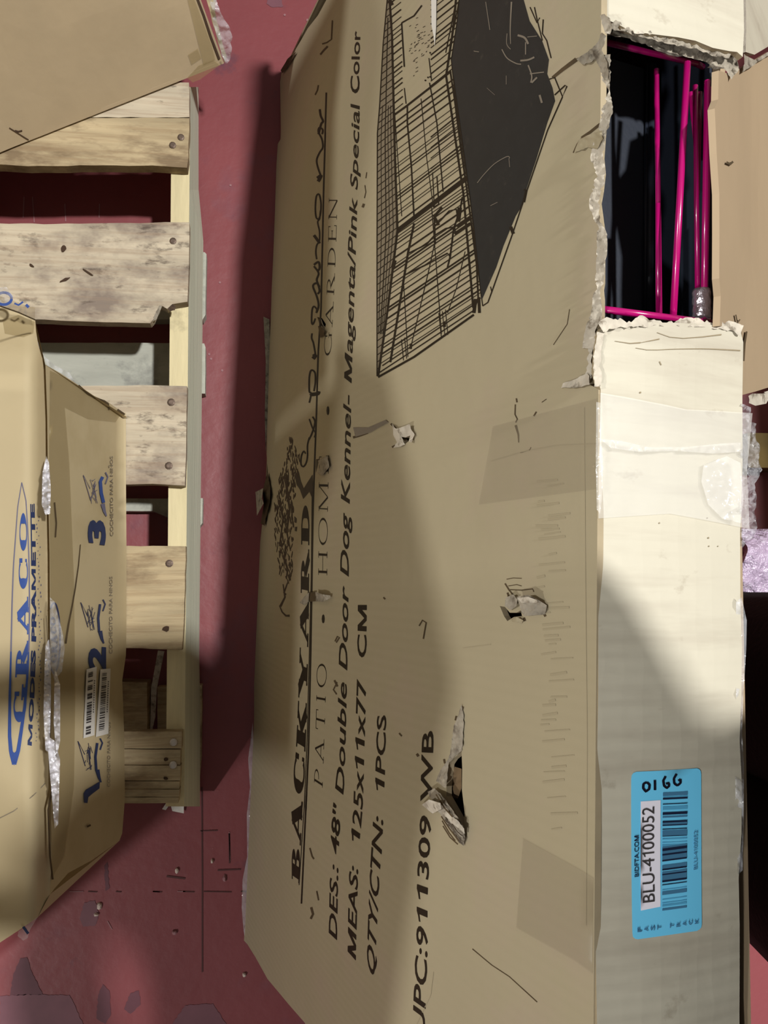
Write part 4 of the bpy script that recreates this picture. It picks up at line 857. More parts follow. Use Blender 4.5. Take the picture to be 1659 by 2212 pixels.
plank('bottom_board', [(LX, 1470), (318, 1474), (318, 1600), (300, 1690), (LX, 1690)], BZ+.02, BZ+.0195, M['wood_warm'], .5)
plank('bottom_board', [(340, 1484), (436, 1480), (434, 1640), (428, 1700), (340, 1700)], BZ, BZ-.0005, M['wood_warm'], .5)
I = Ink(); I.poly([(386, 636), (402, 636), (402, 700), (384, 690)])
splint = thing('wood_splinter', 'thin pale wood splinter slanting in the dark gap of the pallet', 'splinter', at(340, 1490, .05))
a, c = at(348, 1406, .11), at(326, 1582, .055); d = (c-a).normalized(); s = d.cross(Vector((0, 0, 1))).normalized()
V = []
for t, wd in ((0, .0038), (.45, .0034), (.8, .0028), (1, .001)):
    p = a.lerp(c, t)+s*(.003 if t == .45 else 0); V += [p-s*wd, p+s*wd, p+s*wd-Vector((0, 0, .004)), p-s*wd-Vector((0, 0, .004))]
F = [(4*i+j, 4*i+(j+1) % 4, 4*i+4+(j+1) % 4, 4*i+4+j) for i in range(3) for j in range(4)]+[(3, 2, 1, 0), (12, 13, 14, 15)]
link('splinter', V, F, M['torn_grey'], splint)
scrap = thing('paper_scrap', 'torn white paper scrap sticking out under the near end of the pallet', 'paper', at(385, 1735, .004))
patch('scrap', [(352, 1716, .01), (392, 1705, .03), (397, 1706, .03), (397, 1757, .004), (372, 1752, .004), (368, 1736, .006), (358, 1750, .004), (350, 1748, .004), (362, 1730, .01)], lambda x, y, l: at(x, y, max(.002, l)), M['white_paper'], scrap, 4, .001)

# ------------------------------------------------------------------ the stroller carton lying on the pallet
sb = thing('cardboard_carton', 'taped light cardboard carton on the pallet with blue lettering and three numbered panels', 'box', at(100, 1350, DZ))
pa, pd, pm = at(98, 785, .345), at(112, 1915, .345), (at(276, 895, DZ+.002)+at(268, 1832, DZ+.002))/2
sn = (pd-pa).cross(pm-pa).normalized(); sn = sn if sn.dot(CAM-pa) > 0 else -sn
def sp(x, y, l=0.0):
    p = hit(x, y, pa+sn*l, sn); p.z = max(p.z, DZ+.001); return p
def zt(x, y):
    z = .352 - .030*sstep(45, 112, x)**2
    z -= .05*sstep(1700, 2040, y+(60-x)*.75)*sstep(0, 1, 1)
    z -= .02*sstep(780, 690, y)
    return z
top_o = [(0, 662), (40, 676), (76, 692), (78, 716), (82, 742), (90, 770), (98, 790), (101, 850), (104, 900), (104, 1000), (107, 1100), (109, 1200), (109, 1350), (111, 1500), (112, 1600), (112, 1700), (113, 1800), (115, 1850), (116, 1905), (108, 1932), (96, 1958), (81, 1982), (40, 2010), (0, 2036), (-330, 2200), (-330, 560)]
def flat_patch(name, out, fn, m, parent, step=14, uvk=.0006, thick=0):
    V, F = cdt(densify(out, step), [], step); P = [fn(x, y) for x, y in V]; FF = []
    for f in F:
        nn = (P[f[1]]-P[f[0]]).cross(P[f[2]]-P[f[0]]); FF.append(f if nn.dot(CAM-P[f[0]]) > 0 else f[::-1])
    return link(name, P, FF, m, parent, [(x*uvk, y*uvk) for x, y in V], smooth=True)
def gt(x, y, l=0.0):
    p = at(x, y, zt(x, y)+l); p.z += .0015*noise.noise(Vector((p.x*14, p.y*10, 2))); return p
flat_patch('top_panel', top_o, gt, M['card_stroller'], sb, 12)
side_o = [(98, 788), (130, 806), (168, 831), (203, 855), (234, 869), (278, 900), (277, 980), (276, 1051), (276, 1200), (272, 1416), (264, 1470), (268, 1579), (270, 1724), (264, 1800), (258, 1816), (199, 1858), (147, 1886), (119, 1918), (107, 1934), (112, 1850), (110, 1700), (111, 1500), (108, 1350), (107, 1200), (103, 1000), (102, 900)]
flat_patch('side_panel', side_o, lambda x, y: sp(x, y), M['card_stroller'], sb, 16)
# far sides close the carton
lo = lambda x, y: at(x, y, DZ+.002)
cw = [at(-330, 560, .35), at(0, 662, zt(0, 662)), at(76, 692, zt(76, 692)), at(98, 788, .345)]
def wallstrip(name, tops, bots, m): 
    n = len(tops); return link(name, tops+bots, [(i, i+1, n+i+1, n+i) for i in range(n-1)], m, sb)
cw = cw+[cw[3]+Vector((.0005, 0, -.0005))]; bc = [lo(40, 880), lo(80, 885), lo(110, 870), lo(112, 872), lo(277, 903)]
wallstrip('end_panel', cw, bc, M['card_stroller'])
wallstrip('end_panel', [gt(-330, 2200), gt(0, 2036), gt(81, 1982), gt(108, 1932)], [lo(60, 1900), lo(150, 1880), lo(200, 1858), lo(258, 1816)], M['card_stroller'])
# tape, folds and cuts
on_side = lambda x, y: sp(x, y, .0012)
flat_patch('brown_tape', [(108, 800), (135, 812), (203, 858), (262, 893), (250, 912), (190, 905), (140, 880), (150, 1000), (160, 1250), (163, 1500), (160, 1700), (140, 1850), (112, 1900), (112, 1700), (112, 1500), (108, 1200), (106, 1000)], lambda x, y: sp(x, y, .0008), M['tape_brown'], sb, 16)
flat_patch('brown_tape', [(5, 690), (40, 680), (75, 695), (72, 720), (50, 728), (10, 720)], lambda x, y: gt(x, y, .001), M['tape_brown'], sb, 10)
def gap(x, y, l): return sp(x, y, .004+l)
for pts in ([(100, 985, 0), (106, 1000, .004), (110, 1060, .010), (108, 1110, .006), (98, 1112, .004), (90, 1090, .006), (92, 1020, .004)],
            [(98, 1395, 0), (106, 1380, .006), (110, 1440, .01), (110, 1520, .012), (108, 1590, .010), (112, 1630, .006), (98, 1620, .006), (94, 1540, .006), (96, 1450, .004)],
            [(102, 1590, .002), (118, 1600, .012), (130, 1640, .012), (128, 1700, .010), (126, 1780, .008), (118, 1790, .004), (112, 1720, .006), (106, 1650, .004)],
            [(118, 1440, .008), (130, 1480, .012), (130, 1600, .012), (122, 1640, .010), (116, 1560, .010)]):
    patch('glossy_tape', pts, gap, M['tape_glare'], sb, 4, .006)
patch('glossy_tape', [(108, 1290, .004), (118, 1300, .014), (136, 1370, .016), (140, 1400, .014), (134, 1450, .010), (118, 1470, .006), (108, 1440, .004)], gap, M['film'], sb, 5, .002)
patch('tape_flap', [(0, 640, .37), (30, 650, .365), (62, 662, .36), (76, 664, .36), (75, 690, .345), (38, 675, .352), (0, 662, .352)], lambda x, y, l: at(x, y, l), M['tape_brown'], sb, 6, .0005)
patch('tape_flap', [(-20, 622, .39), (14, 620, .385), (28, 640, .375), (26, 655, .368), (0, 660, .36), (-20, 655, .36)], lambda x, y, l: at(x, y, l), M['film'], sb, 5, .003)
patch('torn_film', [(76, 720, .34), (80, 742, .335), (92, 765, .33), (103, 790, .325), (130, 805, .30), (165, 830, .26), (150, 805, .27), (120, 790, .29), (96, 770, .31), (84, 745, .325)], lambda x, y, l: at(x, y, l), M['film'], sb, 5, .003)
patch('tape_flap', [(40, 2012, .31), (82, 1980, .31), (64, 2010, .30), (60, 2026, .29), (50, 2032, .285), (38, 2022, .295)], lambda x, y, l: at(x, y, l), M['film_edge'], sb, 4, .002)
GP = lambda x, y: gt(x, y, .0012); SP = lambda x, y: sp(x, y, .0016)
I = Ink()
for x, y, rx, ry in ((8, 645, 17, 13),):
    I.line([(x+rx*math.cos(a*math.pi/12), y+ry*math.sin(a*math.pi/12)) for a in range(25)], 6)
I.line([(31, 655), (40, 659), (50, 652)], 4); I.line([(56, 658), (62, 664)], 6); I.put('printed_text', lambda x, y: at(x, y, .372), M['blue_ink'], sb)
I = Ink(); I.line([(50, 2002), (56, 2010), (61, 2017)], 6); I.put('printed_text', lambda x, y: at(x, y, .318), M['navy_ink'], sb)
I = Ink(); I.line([(0, 661), (40, 675), (76, 691)], 3)
I.line([(174, 1176), (170, 1220), (163, 1270), (156, 1310), (148, 1350), (142, 1390)], (1.6, 4)); I.line([(118, 1085), (122, 1130), (120, 1160)], 3); I.line([(100, 1330), (104, 1400), (107, 1480)], 1)
I.line([(114, 1700), (104, 1750), (108, 1850), (114, 1900)], 4); I.line([(203, 858), (226, 866), (234, 872), (236, 885)], 3); I.line([(170, 832), (190, 850), (205, 858)], 3); I.line([(254, 884), (272, 898)], 3)
I.line([(188, 1786), (196, 1782)], 4)
I.put('cut_line', SP, M['scar'], sb)
I = Ink(); I.line([(98, 1692), (70, 1720), (30, 1752), (-10, 1772)], 2); I.put('crease_line', GP, M['faint_ink'], sb)
# printing on top: an oval badge with the maker's name, then the line below it
ov_l = [(31, 1651), (24, 1625), (21, 1590), (21, 1500), (23, 1420), (26, 1300), (29, 1220), (34, 1150), (38, 1095), (47, 1042)]
ov_r = [(31, 1651), (40, 1620), (46, 1580), (53, 1530), (59, 1460), (63, 1380), (64, 1300), (63, 1220), (60, 1145), (56, 1080), (47, 1042)]
def widths(pts, w0, w1): I.line(resample(pts, 40), (w0, w1))
I = Ink(); I.line(resample(ov_l, 60)[24:], (3.4, 2)); I.line(resample(ov_r, 60)[24:], (3.4, 2)); I.put('printed_badge', GP, M['faint_blue'], sb)
I = Ink(); I.line(resample(ov_l, 60)[:25], (9, 3.4)); I.line(resample(ov_r, 60)[:25], (9, 3.4)); I.poly([(22, 1612), (31, 1654), (41, 1612), (36, 1622), (31, 1626), (27, 1622)])
I.put('printed_badge', GP, M['blue_ink'], sb)
gput = lambda x, y: GP(x, y); idc = lambda x, y: (x, y)
def side_text(body, base, cap, m, fn, bold=0, vf=None, name='printed_text'): return write(name, body, base, cap, idc, fn, M[m], sb, bold, vf)
side_text('GRACO', [(55, 1560), (60, 1450), (62, 1330), (60, 1230), (57, 1108)], [(28, 1560), (33, 1450), (38, 1330), (41, 1230), (43, 1108)], 'blue_ink', GP, vf=bold_word('GRACO', .22))
side_text('MODES PRAMETTE', [(69, 1611), (74, 1500), (78, 1362), (77, 1200), (74, 1088)], [(60, 1609), (65, 1500), (69, 1362), (68, 1200), (66, 1088)], 'navy_ink', GP, vf=None, bold=.05)
I = Ink(); r = random.Random(4)
for i in range(60): yy = 1600-i*8.2; xx = 80+6*math.sin((1600-yy)/500*math.pi); I.blob(xx+r.uniform(-3, 4), yy, 1.2, r.uniform(1, 3), 0, 5)
o = I.put('printed_specks', GP, M['faint_blue'], sb); o['kind'] = 'stuff'
for d, y0, y1, c in (('3', 1178, 1125, 193), ('2', 1450, 1398, 194)):
    side_text(d, [(c+33, y0), (c+33, y1)], [(c, y0-4), (c, y1-4)], 'navy_ink', SP, .05)
I = Ink(); I.line([(117+13*math.sin(a)*1.0, 1378-76*math.cos(a)) for a in (k*math.pi/16 for k in range(-3, 20))], 3)
I.put('printed_badge', lambda x, y: sp(x, y, .003), M['navy_ink'], sb)
side_text('GRACO', [(122, 1432), (125, 1385), (119, 1332)], [(111, 1432), (112, 1385), (109, 1332)], 'navy_ink', lambda x, y: sp(x, y, .003), vf=bold_word('GRACO', .12))
I = Ink(); I.poly([(216, 1688), (215, 1703), (198, 1716), (191, 1722), (189, 1735), (182, 1734), (181, 1714), (186, 1706), (200, 1698)]); I.put('printed_text', SP, M['navy_ink'], sb)
side_text('COCHECITO PARA NINOS', [(245, 1158), (244, 985)], [(238, 1158), (238, 985)], 'faint_ink', SP, .01)
I = Ink(); I.line([(236.5, 1010), (235, 1007), (236.5, 1004)], 1.4); I.put('printed_text', SP, M['faint_ink'], sb)
side_text('COCHECITO PARA NINOS', [(243, 1412), (243, 1245)], [(236, 1412), (237, 1245)], 'faint_ink', SP, .01)
side_text('COCHECITO PARA NINOS', [(238, 1700), (239, 1560)], [(232, 1700), (233, 1560)], 'faint_ink', SP, .01)
I = Ink(); I.line([(222, 1030), (217, 1040), (219, 1065), (224, 1086)], (7, 7)); I.put('printed_picture', SP, M['blue_ink'], sb)
for oy, m in ((0, 'faint_blue'), (275, 'navy_ink'), (575, 'navy_ink')):
    I = Ink(); x0 = -oy*.02
    I.line([(228+x0, 1020+oy), (233+x0, 1030+oy), (228+x0, 1045+oy)], 3); I.line([(222+x0, 1088+oy), (226+x0, 1105+oy), (230+x0, 1115+oy)], (9, 3)); I.line([(196+x0, 1080+oy), (180+x0, 1026+oy), (195+x0, 1055+oy)], 1.4)
    for i in range(14): q = random.Random(i+oy); I.line([(q.uniform(194, 212)+x0, q.uniform(1030, 1090)+oy), (q.uniform(194, 212)+x0, q.uniform(1030, 1090)+oy)], .9)
    if oy: I.line([(222+x0, 1030+oy), (218+x0, 1060+oy), (220+x0, 1090+oy)], 5)
    I.put('printed_picture', SP, M[m], sb)
for cor, seed in (([(187, 1446), (209, 1440), (204, 1588), (180, 1595)], 1), ([(217, 1446), (239, 1444), (234, 1585), (207, 1592)], 2)):
    st = flat_patch('barcode_sticker', cor, lambda x, y: sp(x, y, .002), M['white_paper'], sb, 40)
    I = Ink(); r = random.Random(seed); t = .06
    q = lambda u, v: tuple((Vector(cor[0])*(1-u)+Vector(cor[1])*u).lerp(Vector(cor[3])*(1-u)+Vector(cor[2])*u, v))
    while t < .93:
        h = r.choice((.008, .014, .022)) if seed == 2 else r.choice((.012, .02, .035)); u0, u1 = (.22, .66)
        I.poly([q(u0, t), q(u1, t), q(u1, t+h), q(u0, t+h)]); t += h+r.choice((.008, .014, .03, .05) if seed == 1 else (.008, .012, .02))
    for i in range(14): I.blob(*q(.84, .2+i*.035), 1.2, 1.6, 0, 5)
    I.put('barcode', lambda x, y: sp(x, y, .0026), M['grey_ink'], st)

# ------------------------------------------------------------------ the plain carton at the far end of the pallet
far = thing('cardboard_carton', 'plain brown carton standing skewed on the far end of the pallet', 'box', at(200, 120, DZ))
O = at(484, 137, DZ+.004); E1 = (at(0, 329, DZ+.004)-O); E1 = E1*1.14; E2 = (at(434, 0, .205)-O)*5.0; E3 = Vector((-E1.y, E1.x, 0)).normalized()*.42; E3 = E3 if E3.y > 0 else -E3
FR = Matrix((E1, E2, E1.cross(E2).normalized())).transposed().inverted()
fnr = E1.cross(E2).normalized(); fnr = fnr if fnr.dot(CAM-O) > 0 else -fnr
def fa(x, y, l=0.0): return hit(x, y, O+fnr*l, fnr)
wv = lambda a, b: fnr*(.004*math.sin(3*a)*math.sin(2.5*b)+.0015*noise.noise(Vector((a*6, b*6, 1))))
fs_ = lambda a, b, d: O+E1*a+E2*b-fnr*d+wv(a, b)
sheet('front_panel', densify([(0, 0), (.06, .004), (.16, -.0), (1, 0), (1, 1), (0, 1)], .06), fs_, [M['card_far'], M['torn']], far, (), .06, .004)
T = E2*1.0
end = [O-fnr*.001, O+E3, O+E3+E2, O+E2]
box8('end_panel', [O+E1*.008, O+E3, O+E3+E1*.008, O+E1*.016]+[p+E2 for p in (O+E1*.008, O+E3, O+E3+E1*.008, O+E1*.016)], M['card_far'], far)
box8('back_panel', [O+E3, O+E3+E1, O+E3*.99+E1, O+E3*.99]+[p+E2 for p in (O+E3, O+E3+E1, O+E3*.99+E1, O+E3*.99)], M['card_far'], far)
box8('end_panel', [O+E1, O+E1+E3, O+E1*.995+E3, O+E1*.995]+[p+E2 for p in (O+E1, O+E1+E3, O+E1*.995+E3, O+E1*.995)], M['card_far'], far)
box8('top_panel', [O+E2*.99, O+E2*.99+E1, O+E2*.99+E1+E3, O+E2*.99+E3]+[O+E2, O+E2+E1, O+E2+E1+E3, O+E2+E3], M['card_far'], far)
box8('bottom_panel', [O, O+E1, O+E1+E3, O+E3]+[p+E2*.01 for p in (O, O+E1, O+E1+E3, O+E3)], M['card_far'], far)
en = E2.cross(E3).normalized(); en = en if en.dot(CAM-O) > 0 else -en
ofl = lambda x, y, l: hit(x, y, O+en*.006, en)+en*l if False else hit(x, y, O-fnr*.03, fnr)+fnr*l
patch('end_flap', [(446, 0, 0), (452, -30, 0), (470, -30, .004), (462, 20, .004), (474, 70, .004), (488, 122, .004), (484, 136, 0), (470, 90, 0), (458, 46, 0)], ofl, M['card_stroller'], far, 8, .0006)
patch('torn_film', [(452, 0, 0), (462, -20, .006), (470, 20, .012), (488, 52, .014), (494, 72, .014), (493, 104, .014), (490, 126, .01), (484, 138, .004), (474, 110, .004), (462, 60, .004), (456, 30, 0)], ofl, M['film'], far, 5, .006)
ft = lambda x, y: fa(x, y, .0015)
flat_patch('brown_tape', [(406, 118), (428, 104), (436, 125), (414, 140)], ft, M['tape_brown'], far, 12)
flat_patch('brown_tape', [(404, -5), (420, -5), (458, 96), (466, 128), (440, 140)], ft, M['tape_brown'], far, 12)
flat_patch('brown_tape', [(404, 168), (430, 140), (462, 128), (476, 140), (432, 172), (416, 178)], ft, M['tape_brown'], far, 12)
I = Ink(); I.line([(426, -5), (440, 32), (456, 80), (474, 128)], 4.5); I.line([(32, 282), (40, 284), (48, 282)], 3); I.line([(20, 276), (55, 298), (62, 302)], 2); I.put('cut_line', ft, M['knot'], far)

# ------------------------------------------------------------------ unseen tall cartons, added to block the lamps and cast shadows into view
def tall(x, y0, y1, h, lab, peak=None, d=.5, yaw=0):
    z0 = DZ+.001 if x < 0 else .001; t = thing('cardboard_carton', lab, 'box', (x-d/2, (y0+y1)/2, z0))
    c = [Vector((x, y0, z0)), Vector((x, y1, z0)), Vector((x-d, y1, z0)), Vector((x-d, y0, z0))]
    mid = sum(c, Vector())/4; q = Matrix.Rotation(yaw, 3, 'Z'); c = [mid+q @ (p-mid) for p in c]; up = Vector((0, 0, h-z0))
    box8('body', c+[p+up for p in c], M['card_stroller'], t)
    if peak:  # flap outline shaped for the peaked shadow on the big carton
        y, z, a, b = peak; e = lambda yy, zz: Vector((x+.004, yy, zz))
        o = [e(a, h-.002), e(b, h-.002), e(b-.05, (h+z)/2), e(y, z), e(a+.06, (h+z)/2-.01)]
        V = o+[p+Vector((-.005, 0, 0)) for p in o]; n = 5
        link('shadow_flap', V, [tuple(range(5)), tuple(range(5, 10))[::-1]]+[(i, i+5, (i+1) % 5+5, (i+1) % 5) for i in range(5)], M['card_stroller'], t)
tall(-.46, -.57, .19, .93, 'unseen tall carton added left of the taped carton, its raised flap shaped to shade the big carton', (-.04, 1.19, -.40, .23))
tall(-.46, .20, .62, .90, 'unseen tall closed carton added left of the bare pallet boards to block lamp light')
tall(-.68, .68, 1.3, .95, 'unseen tall closed carton added at the far left corner of the pallet to block lamp light')
tall(1.42, .02, .85, 1.1, 'unseen tall closed carton added to shade the floor behind the big torn carton', d=.5)  # added out of view to keep the floor at right dark

# ------------------------------------------------------------------ chips and crumbs on the red floor
for i, (x, y, a, b, lab) in enumerate(((382, 1880, 4, 6, 'pale chip on the red floor in the shade by the near end of the pallet'), (215, 1957, 6, 8, 'pale crumb on the red floor, larger of the two by the grey stain'), (208, 1975, 5, 4, 'pale crumb on the red floor, smaller of the two by the grey stain'), (377, 2013, 6, 5, 'reddish chip on the lit red floor beside the big carton'), (528, 2105, 4, 5, 'pale crumb on the red floor below the big carton corner'), (485, 1897, 4, 8, 'dull pink chip on the shaded red floor near the big carton'), (458, 1860, 3, 5, 'thin pale flake on the shaded red floor between pallet and big carton'), (127, 1908, 5, 7, 'white scrap lying at the near corner of the taped carton'))):
    c = at(x, y, 0); s = 1/1540; r = random.Random(i); n = 8; V = []
    for h, k in ((.0004, 1), (.003, .8), (.0042, .4)):
        V += [c+Vector((a*s*k*math.cos(2*math.pi*j/n)*r.uniform(.7, 1.2), b*s*k*math.sin(2*math.pi*j/n)*r.uniform(.7, 1.2), h)) for j in range(n)]
    F = [(q*n+j, q*n+(j+1) % n, (q+1)*n+(j+1) % n, (q+1)*n+j) for q in range(2) for j in range(n)]+[tuple(range(2*n, 3*n)), tuple(range(n))[::-1]]
    o = link('floor_chip', [v-c for v in V], F, M['chip'] if i not in (3, 5) else M['joint_pale']); o.location = c; tag(o, lab, 'chip', 'chips on the red floor')

# ------------------------------------------------------------------ beyond the big carton: lavender bag, timber, the person with the phone
bagc = at(1655, 1215, .12)
bag = thing('plastic_bag', 'crinkled glossy lavender plastic bag behind the big carton beside black trousers', 'bag', bagc)
def bagpt(u, v, ww):
    k = 1+.0*u; n = noise.noise(Vector((u*9, v*9, ww*9)))*.012+noise.noise(Vector((u*26, v*26, ww*26)))*.005
    d = Vector((u-.5, v-.5, ww-.5)); sc_ = 1-.25*max(0, abs(d.x)*2-.8)
    return Vector((d.x*.22, d.y*.16, d.z*.10)) + d.normalized()*n
V, F = [], []
N = 26
def grid(fn):
    k = len(V)
    for i in range(N+1):
        for j in range(N+1): V.append(fn(i/N, j/N))
    for i in range(N):
        for j in range(N): a = k+i*(N+1)+j; F.append((a, a+1, a+N+2, a+N+1))
B = at(1588, 1283, .17); X1 = Vector((.24, 0, 0)); Y1 = at(1597, 1160, .17)-B; Y1 = Y1*1.15
cr = lambda p: p+Vector((0, 0, 1))*(.010*noise.noise(p*38)+.004*noise.noise(p*110))
grid(lambda u, v: cr(B+X1*u+Y1*v+Vector((0, 0, .015*math.sin(math.pi*v)-.03*max(0, v-.75)))))
grid(lambda u, v: cr(B+X1*u)+Vector((.004*noise.noise(Vector((u*9, v*9, 1))), 0, 0))-Vector((0, 0, .165*v)))
grid(lambda u, v: cr(B+Y1*u+Vector((0, 0, .015*math.sin(math.pi*u)-.03*max(0, u-.75))))+X1*(.35*v)-Vector((0, 0, .15*v)))
o = link('film_wrap', V, F, M['lavender'], bag, smooth=True)
beam = thing('wooden_beam', 'dull yellow timber on the dark floor behind the big carton', 'beam', at(1645, 965, .05))
a, b = at(1615, 935, .05), at(1616, 1010, .05); ex = Vector((.7, 0, 0)); dz = Vector((0, 0, .05))
box8('timber', [b-dz, b+ex-dz, a+ex-dz, a-dz, b, b+ex, a+ex, a], mat('old_timber', (112, 92, 48), .8, var=.3, vscale=12), beam)

def skin(name, nodes, edges, m, parent, root=0, sub=2):
    """one continuous tapering surface grown along a skeleton of joints with a radius each"""
    me = bpy.data.meshes.new('t'); me.from_pydata([n[0] for n in nodes], edges, []); o = bpy.data.objects.new('t', me); C.objects.link(o)
    o.modifiers.new('s', 'SKIN'); o.modifiers.new('u', 'SUBSURF').levels = sub
    for i, n in enumerate(nodes):
        rr = n[1] if isinstance(n[1], tuple) else (n[1], n[1]); me.skin_vertices[0].data[i].radius = rr
        me.skin_vertices[0].data[i].use_root = (i == root)
    bpy.context.view_layer.update(); ev = o.evaluated_get(bpy.context.evaluated_depsgraph_get()); me2 = bpy.data.meshes.new_from_object(ev)
    V = [v.co.copy() for v in me2.vertices]; F = [list(p.vertices) for p in me2.polygons]
    bpy.data.objects.remove(o)
    return link(name, V, F, m, parent, smooth=True)
PX, PY = .45, -.18
person = thing('person', 'person in black trousers standing behind the big carton, holding up a phone over it', 'person', (PX, PY, 0))
# arms reach forward (-x) to the phone; joints are laid out in the world
camX, camY, camZ = R @ Vector((1, 0, 0)), R @ Vector((0, -1, 0)), R @ Vector((0, 0, -1))
PC = CAM + camZ*.0075 - camY*.055                      # middle of the phone; the lens sits near its +y end
N, E = [], []
def node(p, r): N.append((Vector(p), r)); return len(N)-1
def chain(i, pts):
    for p, r in pts: j = node(p, r); E.append((i, j)); i = j
    return i
SHX, HDX, HY = PX-.11, PX-.13, -.05
pel = node((PX, PY, .88), (.13, .10)); bel = chain(pel, [((PX-.03, PY, 1.04), (.125, .10)), ((PX-.07, PY, 1.17), (.135, .105)), ((SHX+.01, PY, 1.27), (.13, .095))])
nk = chain(bel, [((SHX-.02, HY-.06, 1.37), (.055, .052)), ((HDX+.02, HY, 1.43), (.05, .05))])
hd = chain(nk, [((HDX-.01, HY, 1.50), (.085, .095)), ((HDX-.012, HY, 1.58), (.105, .125)), ((HDX, HY, 1.66), (.07, .085))])
jaw = chain(nk, [((HDX-.06, HY, 1.455), (.034, .03))])
nose = chain(hd-1, [((HDX-.115, HY, 1.545), .010), ((HDX-.127, HY, 1.528), .012)])
for s in (-1, 1):
    hip = chain(pel, [((PX+.0, PY+s*.085, .80), .085), ((PX+.02, PY+s*.075, .60), .072), ((PX+.03, PY+s*.07, .46), .056), ((PX+.05, PY+s*.07, .28), .050), ((PX+.06, PY+s*.07, .09), .036), ((PX+.01, PY+s*.09, .045), .038), ((PX-.08, PY+s*.095, .035), .034)])
    e1 = PC + camY*(s*.062) + camX*.035
    sh = (SHX, PY+s*.17, 1.30)
    el_ = Vector((PX-(.20 if s > 0 else .31), PY+.02+(.18 if s > 0 else -.26), 1.07)); wr = e1 + Vector((.085, s*.035, -.012))
    wv_ = chain(bel, [(sh, .058), (tuple(Vector(sh).lerp(el_, .55)), .044), (tuple(el_), .040), (tuple(el_.lerp(wr, .5)), .036), (tuple(wr), (.026, .022))])
    palm = chain(wv_, [(tuple(e1+Vector((.035, s*.026, -.004))), (.030, .016))])
    # four fingers curl round the phone's end and lie behind it, the thumb rests on the screen
    for f in range(4):
        bx = e1 + camX*(.022-f*.0145) + camY*(s*.030) - camZ*.002; ln = (.9, 1, .95, .8)[f]
        chain(palm, [(tuple(bx), .0095), (tuple(bx + camY*(s*-.006)+camZ*-.012*1), .0085), (tuple(bx + camY*(s*-.030*ln) + camZ*(-.0125)), .0075)] if s < 0 else [(tuple(bx), .0095), (tuple(bx + camZ*.010), .0085), (tuple(bx - camY*(.024*ln) + camZ*.014), .0075)])
    chain(palm, [(tuple(e1 + camX*.030 + camY*(s*.018) + camZ*.012), .011), (tuple(e1 + camX*.012 + camY*(s*.004) + camZ*.014), .010), (tuple(e1 - camX*.004 - camY*(s*.010) + camZ*.0135), .0085)])
skin('body', N, E, M['skin'], person, pel)
for s in (-1, 1):
    V, F = [], []
    for i in range(7):
        for j in range(10): a, b = math.pi*i/6, 2*math.pi*j/10; V.append(Vector((HDX-.098, HY+s*.031, 1.565))+Vector((math.sin(a)*math.cos(b), math.sin(a)*math.sin(b), math.cos(a)))*.011)
    F = [(i*10+j, i*10+(j+1) % 10, (i+1)*10+(j+1) % 10, (i+1)*10+j) for i in range(6) for j in range(10)]
    link('eye', V, F, M['eye'], person, smooth=True)
skin('mouth', [(Vector((HDX-.092, HY-.022, 1.487)), .004), (Vector((HDX-.1, HY, 1.486)), .006), (Vector((HDX-.092, HY+.022, 1.487)), .004)], [(0, 1), (1, 2)], mat('lips', (164, 96, 92), .5), person)
skin('hair', [(Vector((HDX+.022, HY, 1.655)), (.09, .095)), (Vector((HDX+.045, HY, 1.58)), (.125, .13)), (Vector((HDX+.07, HY, 1.47)), (.10, .075)), (Vector((HDX+.13, HY, 1.33)), (.10, .045))], [(0, 1), (1, 2), (2, 3)], M['hair'], person)
N, E = [], []
p0 = node((PX, PY, .92), (.15, .13))
chain(p0, [((PX-.015, PY, 1.02), (.145, .125))])
for s in (-1, 1): chain(p0, [((PX, PY+s*.080, .79), .11), ((PX+.02, PY+.005+s*.076, .60), .10), ((PX+.03, PY+.01+s*.071, .44), .094), ((PX+.045, PY+.012+s*.070, .25), .094), ((PX+.055, PY+.012+s*.070, .06), .095)])
skin('trousers', N, E, M['cloth'], person, p0)
N, E = [], []
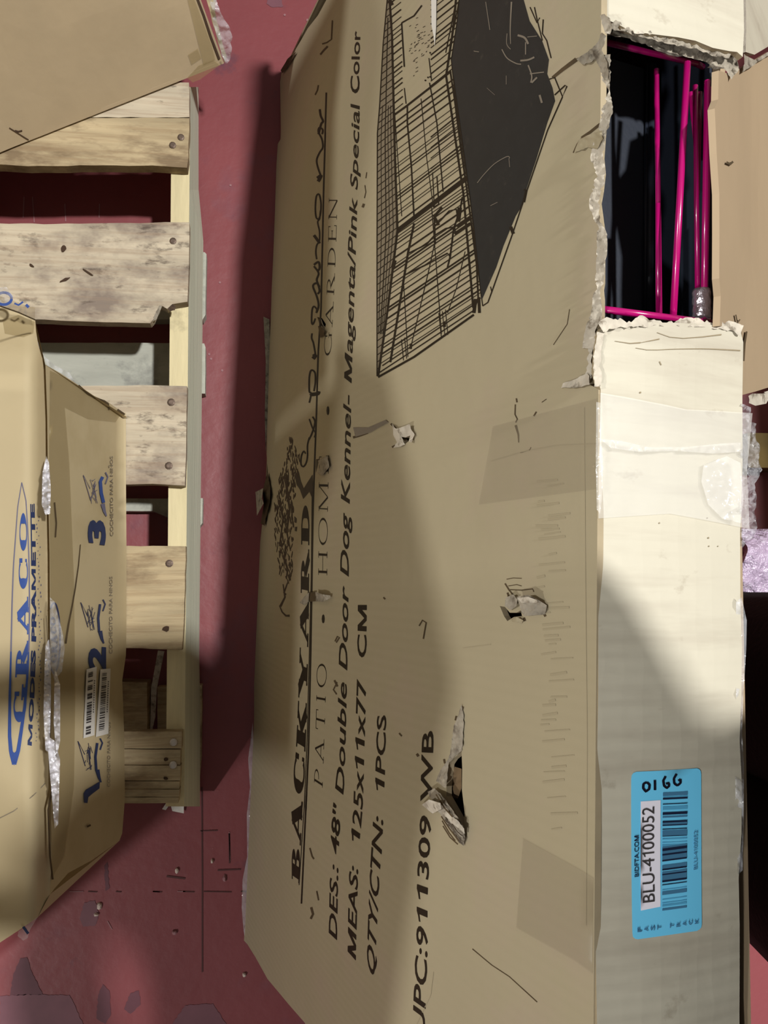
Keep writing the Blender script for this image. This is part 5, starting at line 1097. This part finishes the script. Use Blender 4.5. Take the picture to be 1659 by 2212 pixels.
p0 = node((PX+.005, PY, .85), (.18, .165)); c1 = chain(p0, [((PX-.03, PY, 1.08), (.175, .145)), ((PX-.08, PY, 1.20), (.185, .145)), ((SHX, PY, 1.30), (.15, .12))]); chain(c1, [((SHX-.02, HY-.06, 1.355), (.068, .065))])
for s in (-1, 1):
    sh = Vector((SHX, PY+s*.17, 1.30)); el_ = Vector((PX-(.20 if s > 0 else .31), PY+.02+(.18 if s > 0 else -.26), 1.07)); e1 = PC + camY*(s*.062) + camX*.035; wr = e1 + Vector((.085, s*.035, -.012))
    chain(c1, [(sh, .070), (sh.lerp(el_, .55), .060), (el_, .058), (el_.lerp(wr, .5), .055), (el_.lerp(wr, .82), .048)])
skin('long_sleeved_top', N, E, M['top_cloth'], person, p0)
for s in (-1, 1): skin('shoe', [(Vector((PX+.09, PY+s*.087, .042)), (.04, .038)), (Vector((PX+.01, PY+s*.09, .042)), (.044, .040)), (Vector((PX-.09, PY+s*.095, .034)), (.046, .030)), (Vector((PX-.13, PY+s*.096, .030)), (.032, .024))], [(0, 1), (1, 2), (2, 3)], M['rubber'], person)
ph = thing('phone', 'dark mobile phone held up over the carton in both hands', 'phone', PC)
hx, hy, hz = camX*.0335, camY*.069, camZ*.0035
bm = bmesh.new(); bmesh.ops.create_cube(bm, size=1)
for v in bm.verts: v.co = camX*(v.co.x*.067)+camY*(v.co.y*.138)+camZ*(v.co.z*.007)
bmesh.ops.bevel(bm, geom=list(bm.edges), offset=.0022, segments=2, affect='EDGES'); me = bpy.data.meshes.new('shell'); bm.to_mesh(me); bm.free(); me.materials.append(M['phone']); o = bpy.data.objects.new('shell', me); C.objects.link(o); o.parent = ph
bm = bmesh.new(); bmesh.ops.create_cube(bm, size=1)
for v in bm.verts: v.co = camX*(v.co.x*.060)+camY*(v.co.y*.118)+camZ*(v.co.z*.0006+.0036)
me = bpy.data.meshes.new('screen'); bm.to_mesh(me); bm.free(); me.materials.append(M['eye']); o = bpy.data.objects.new('screen', me); C.objects.link(o); o.parent = ph
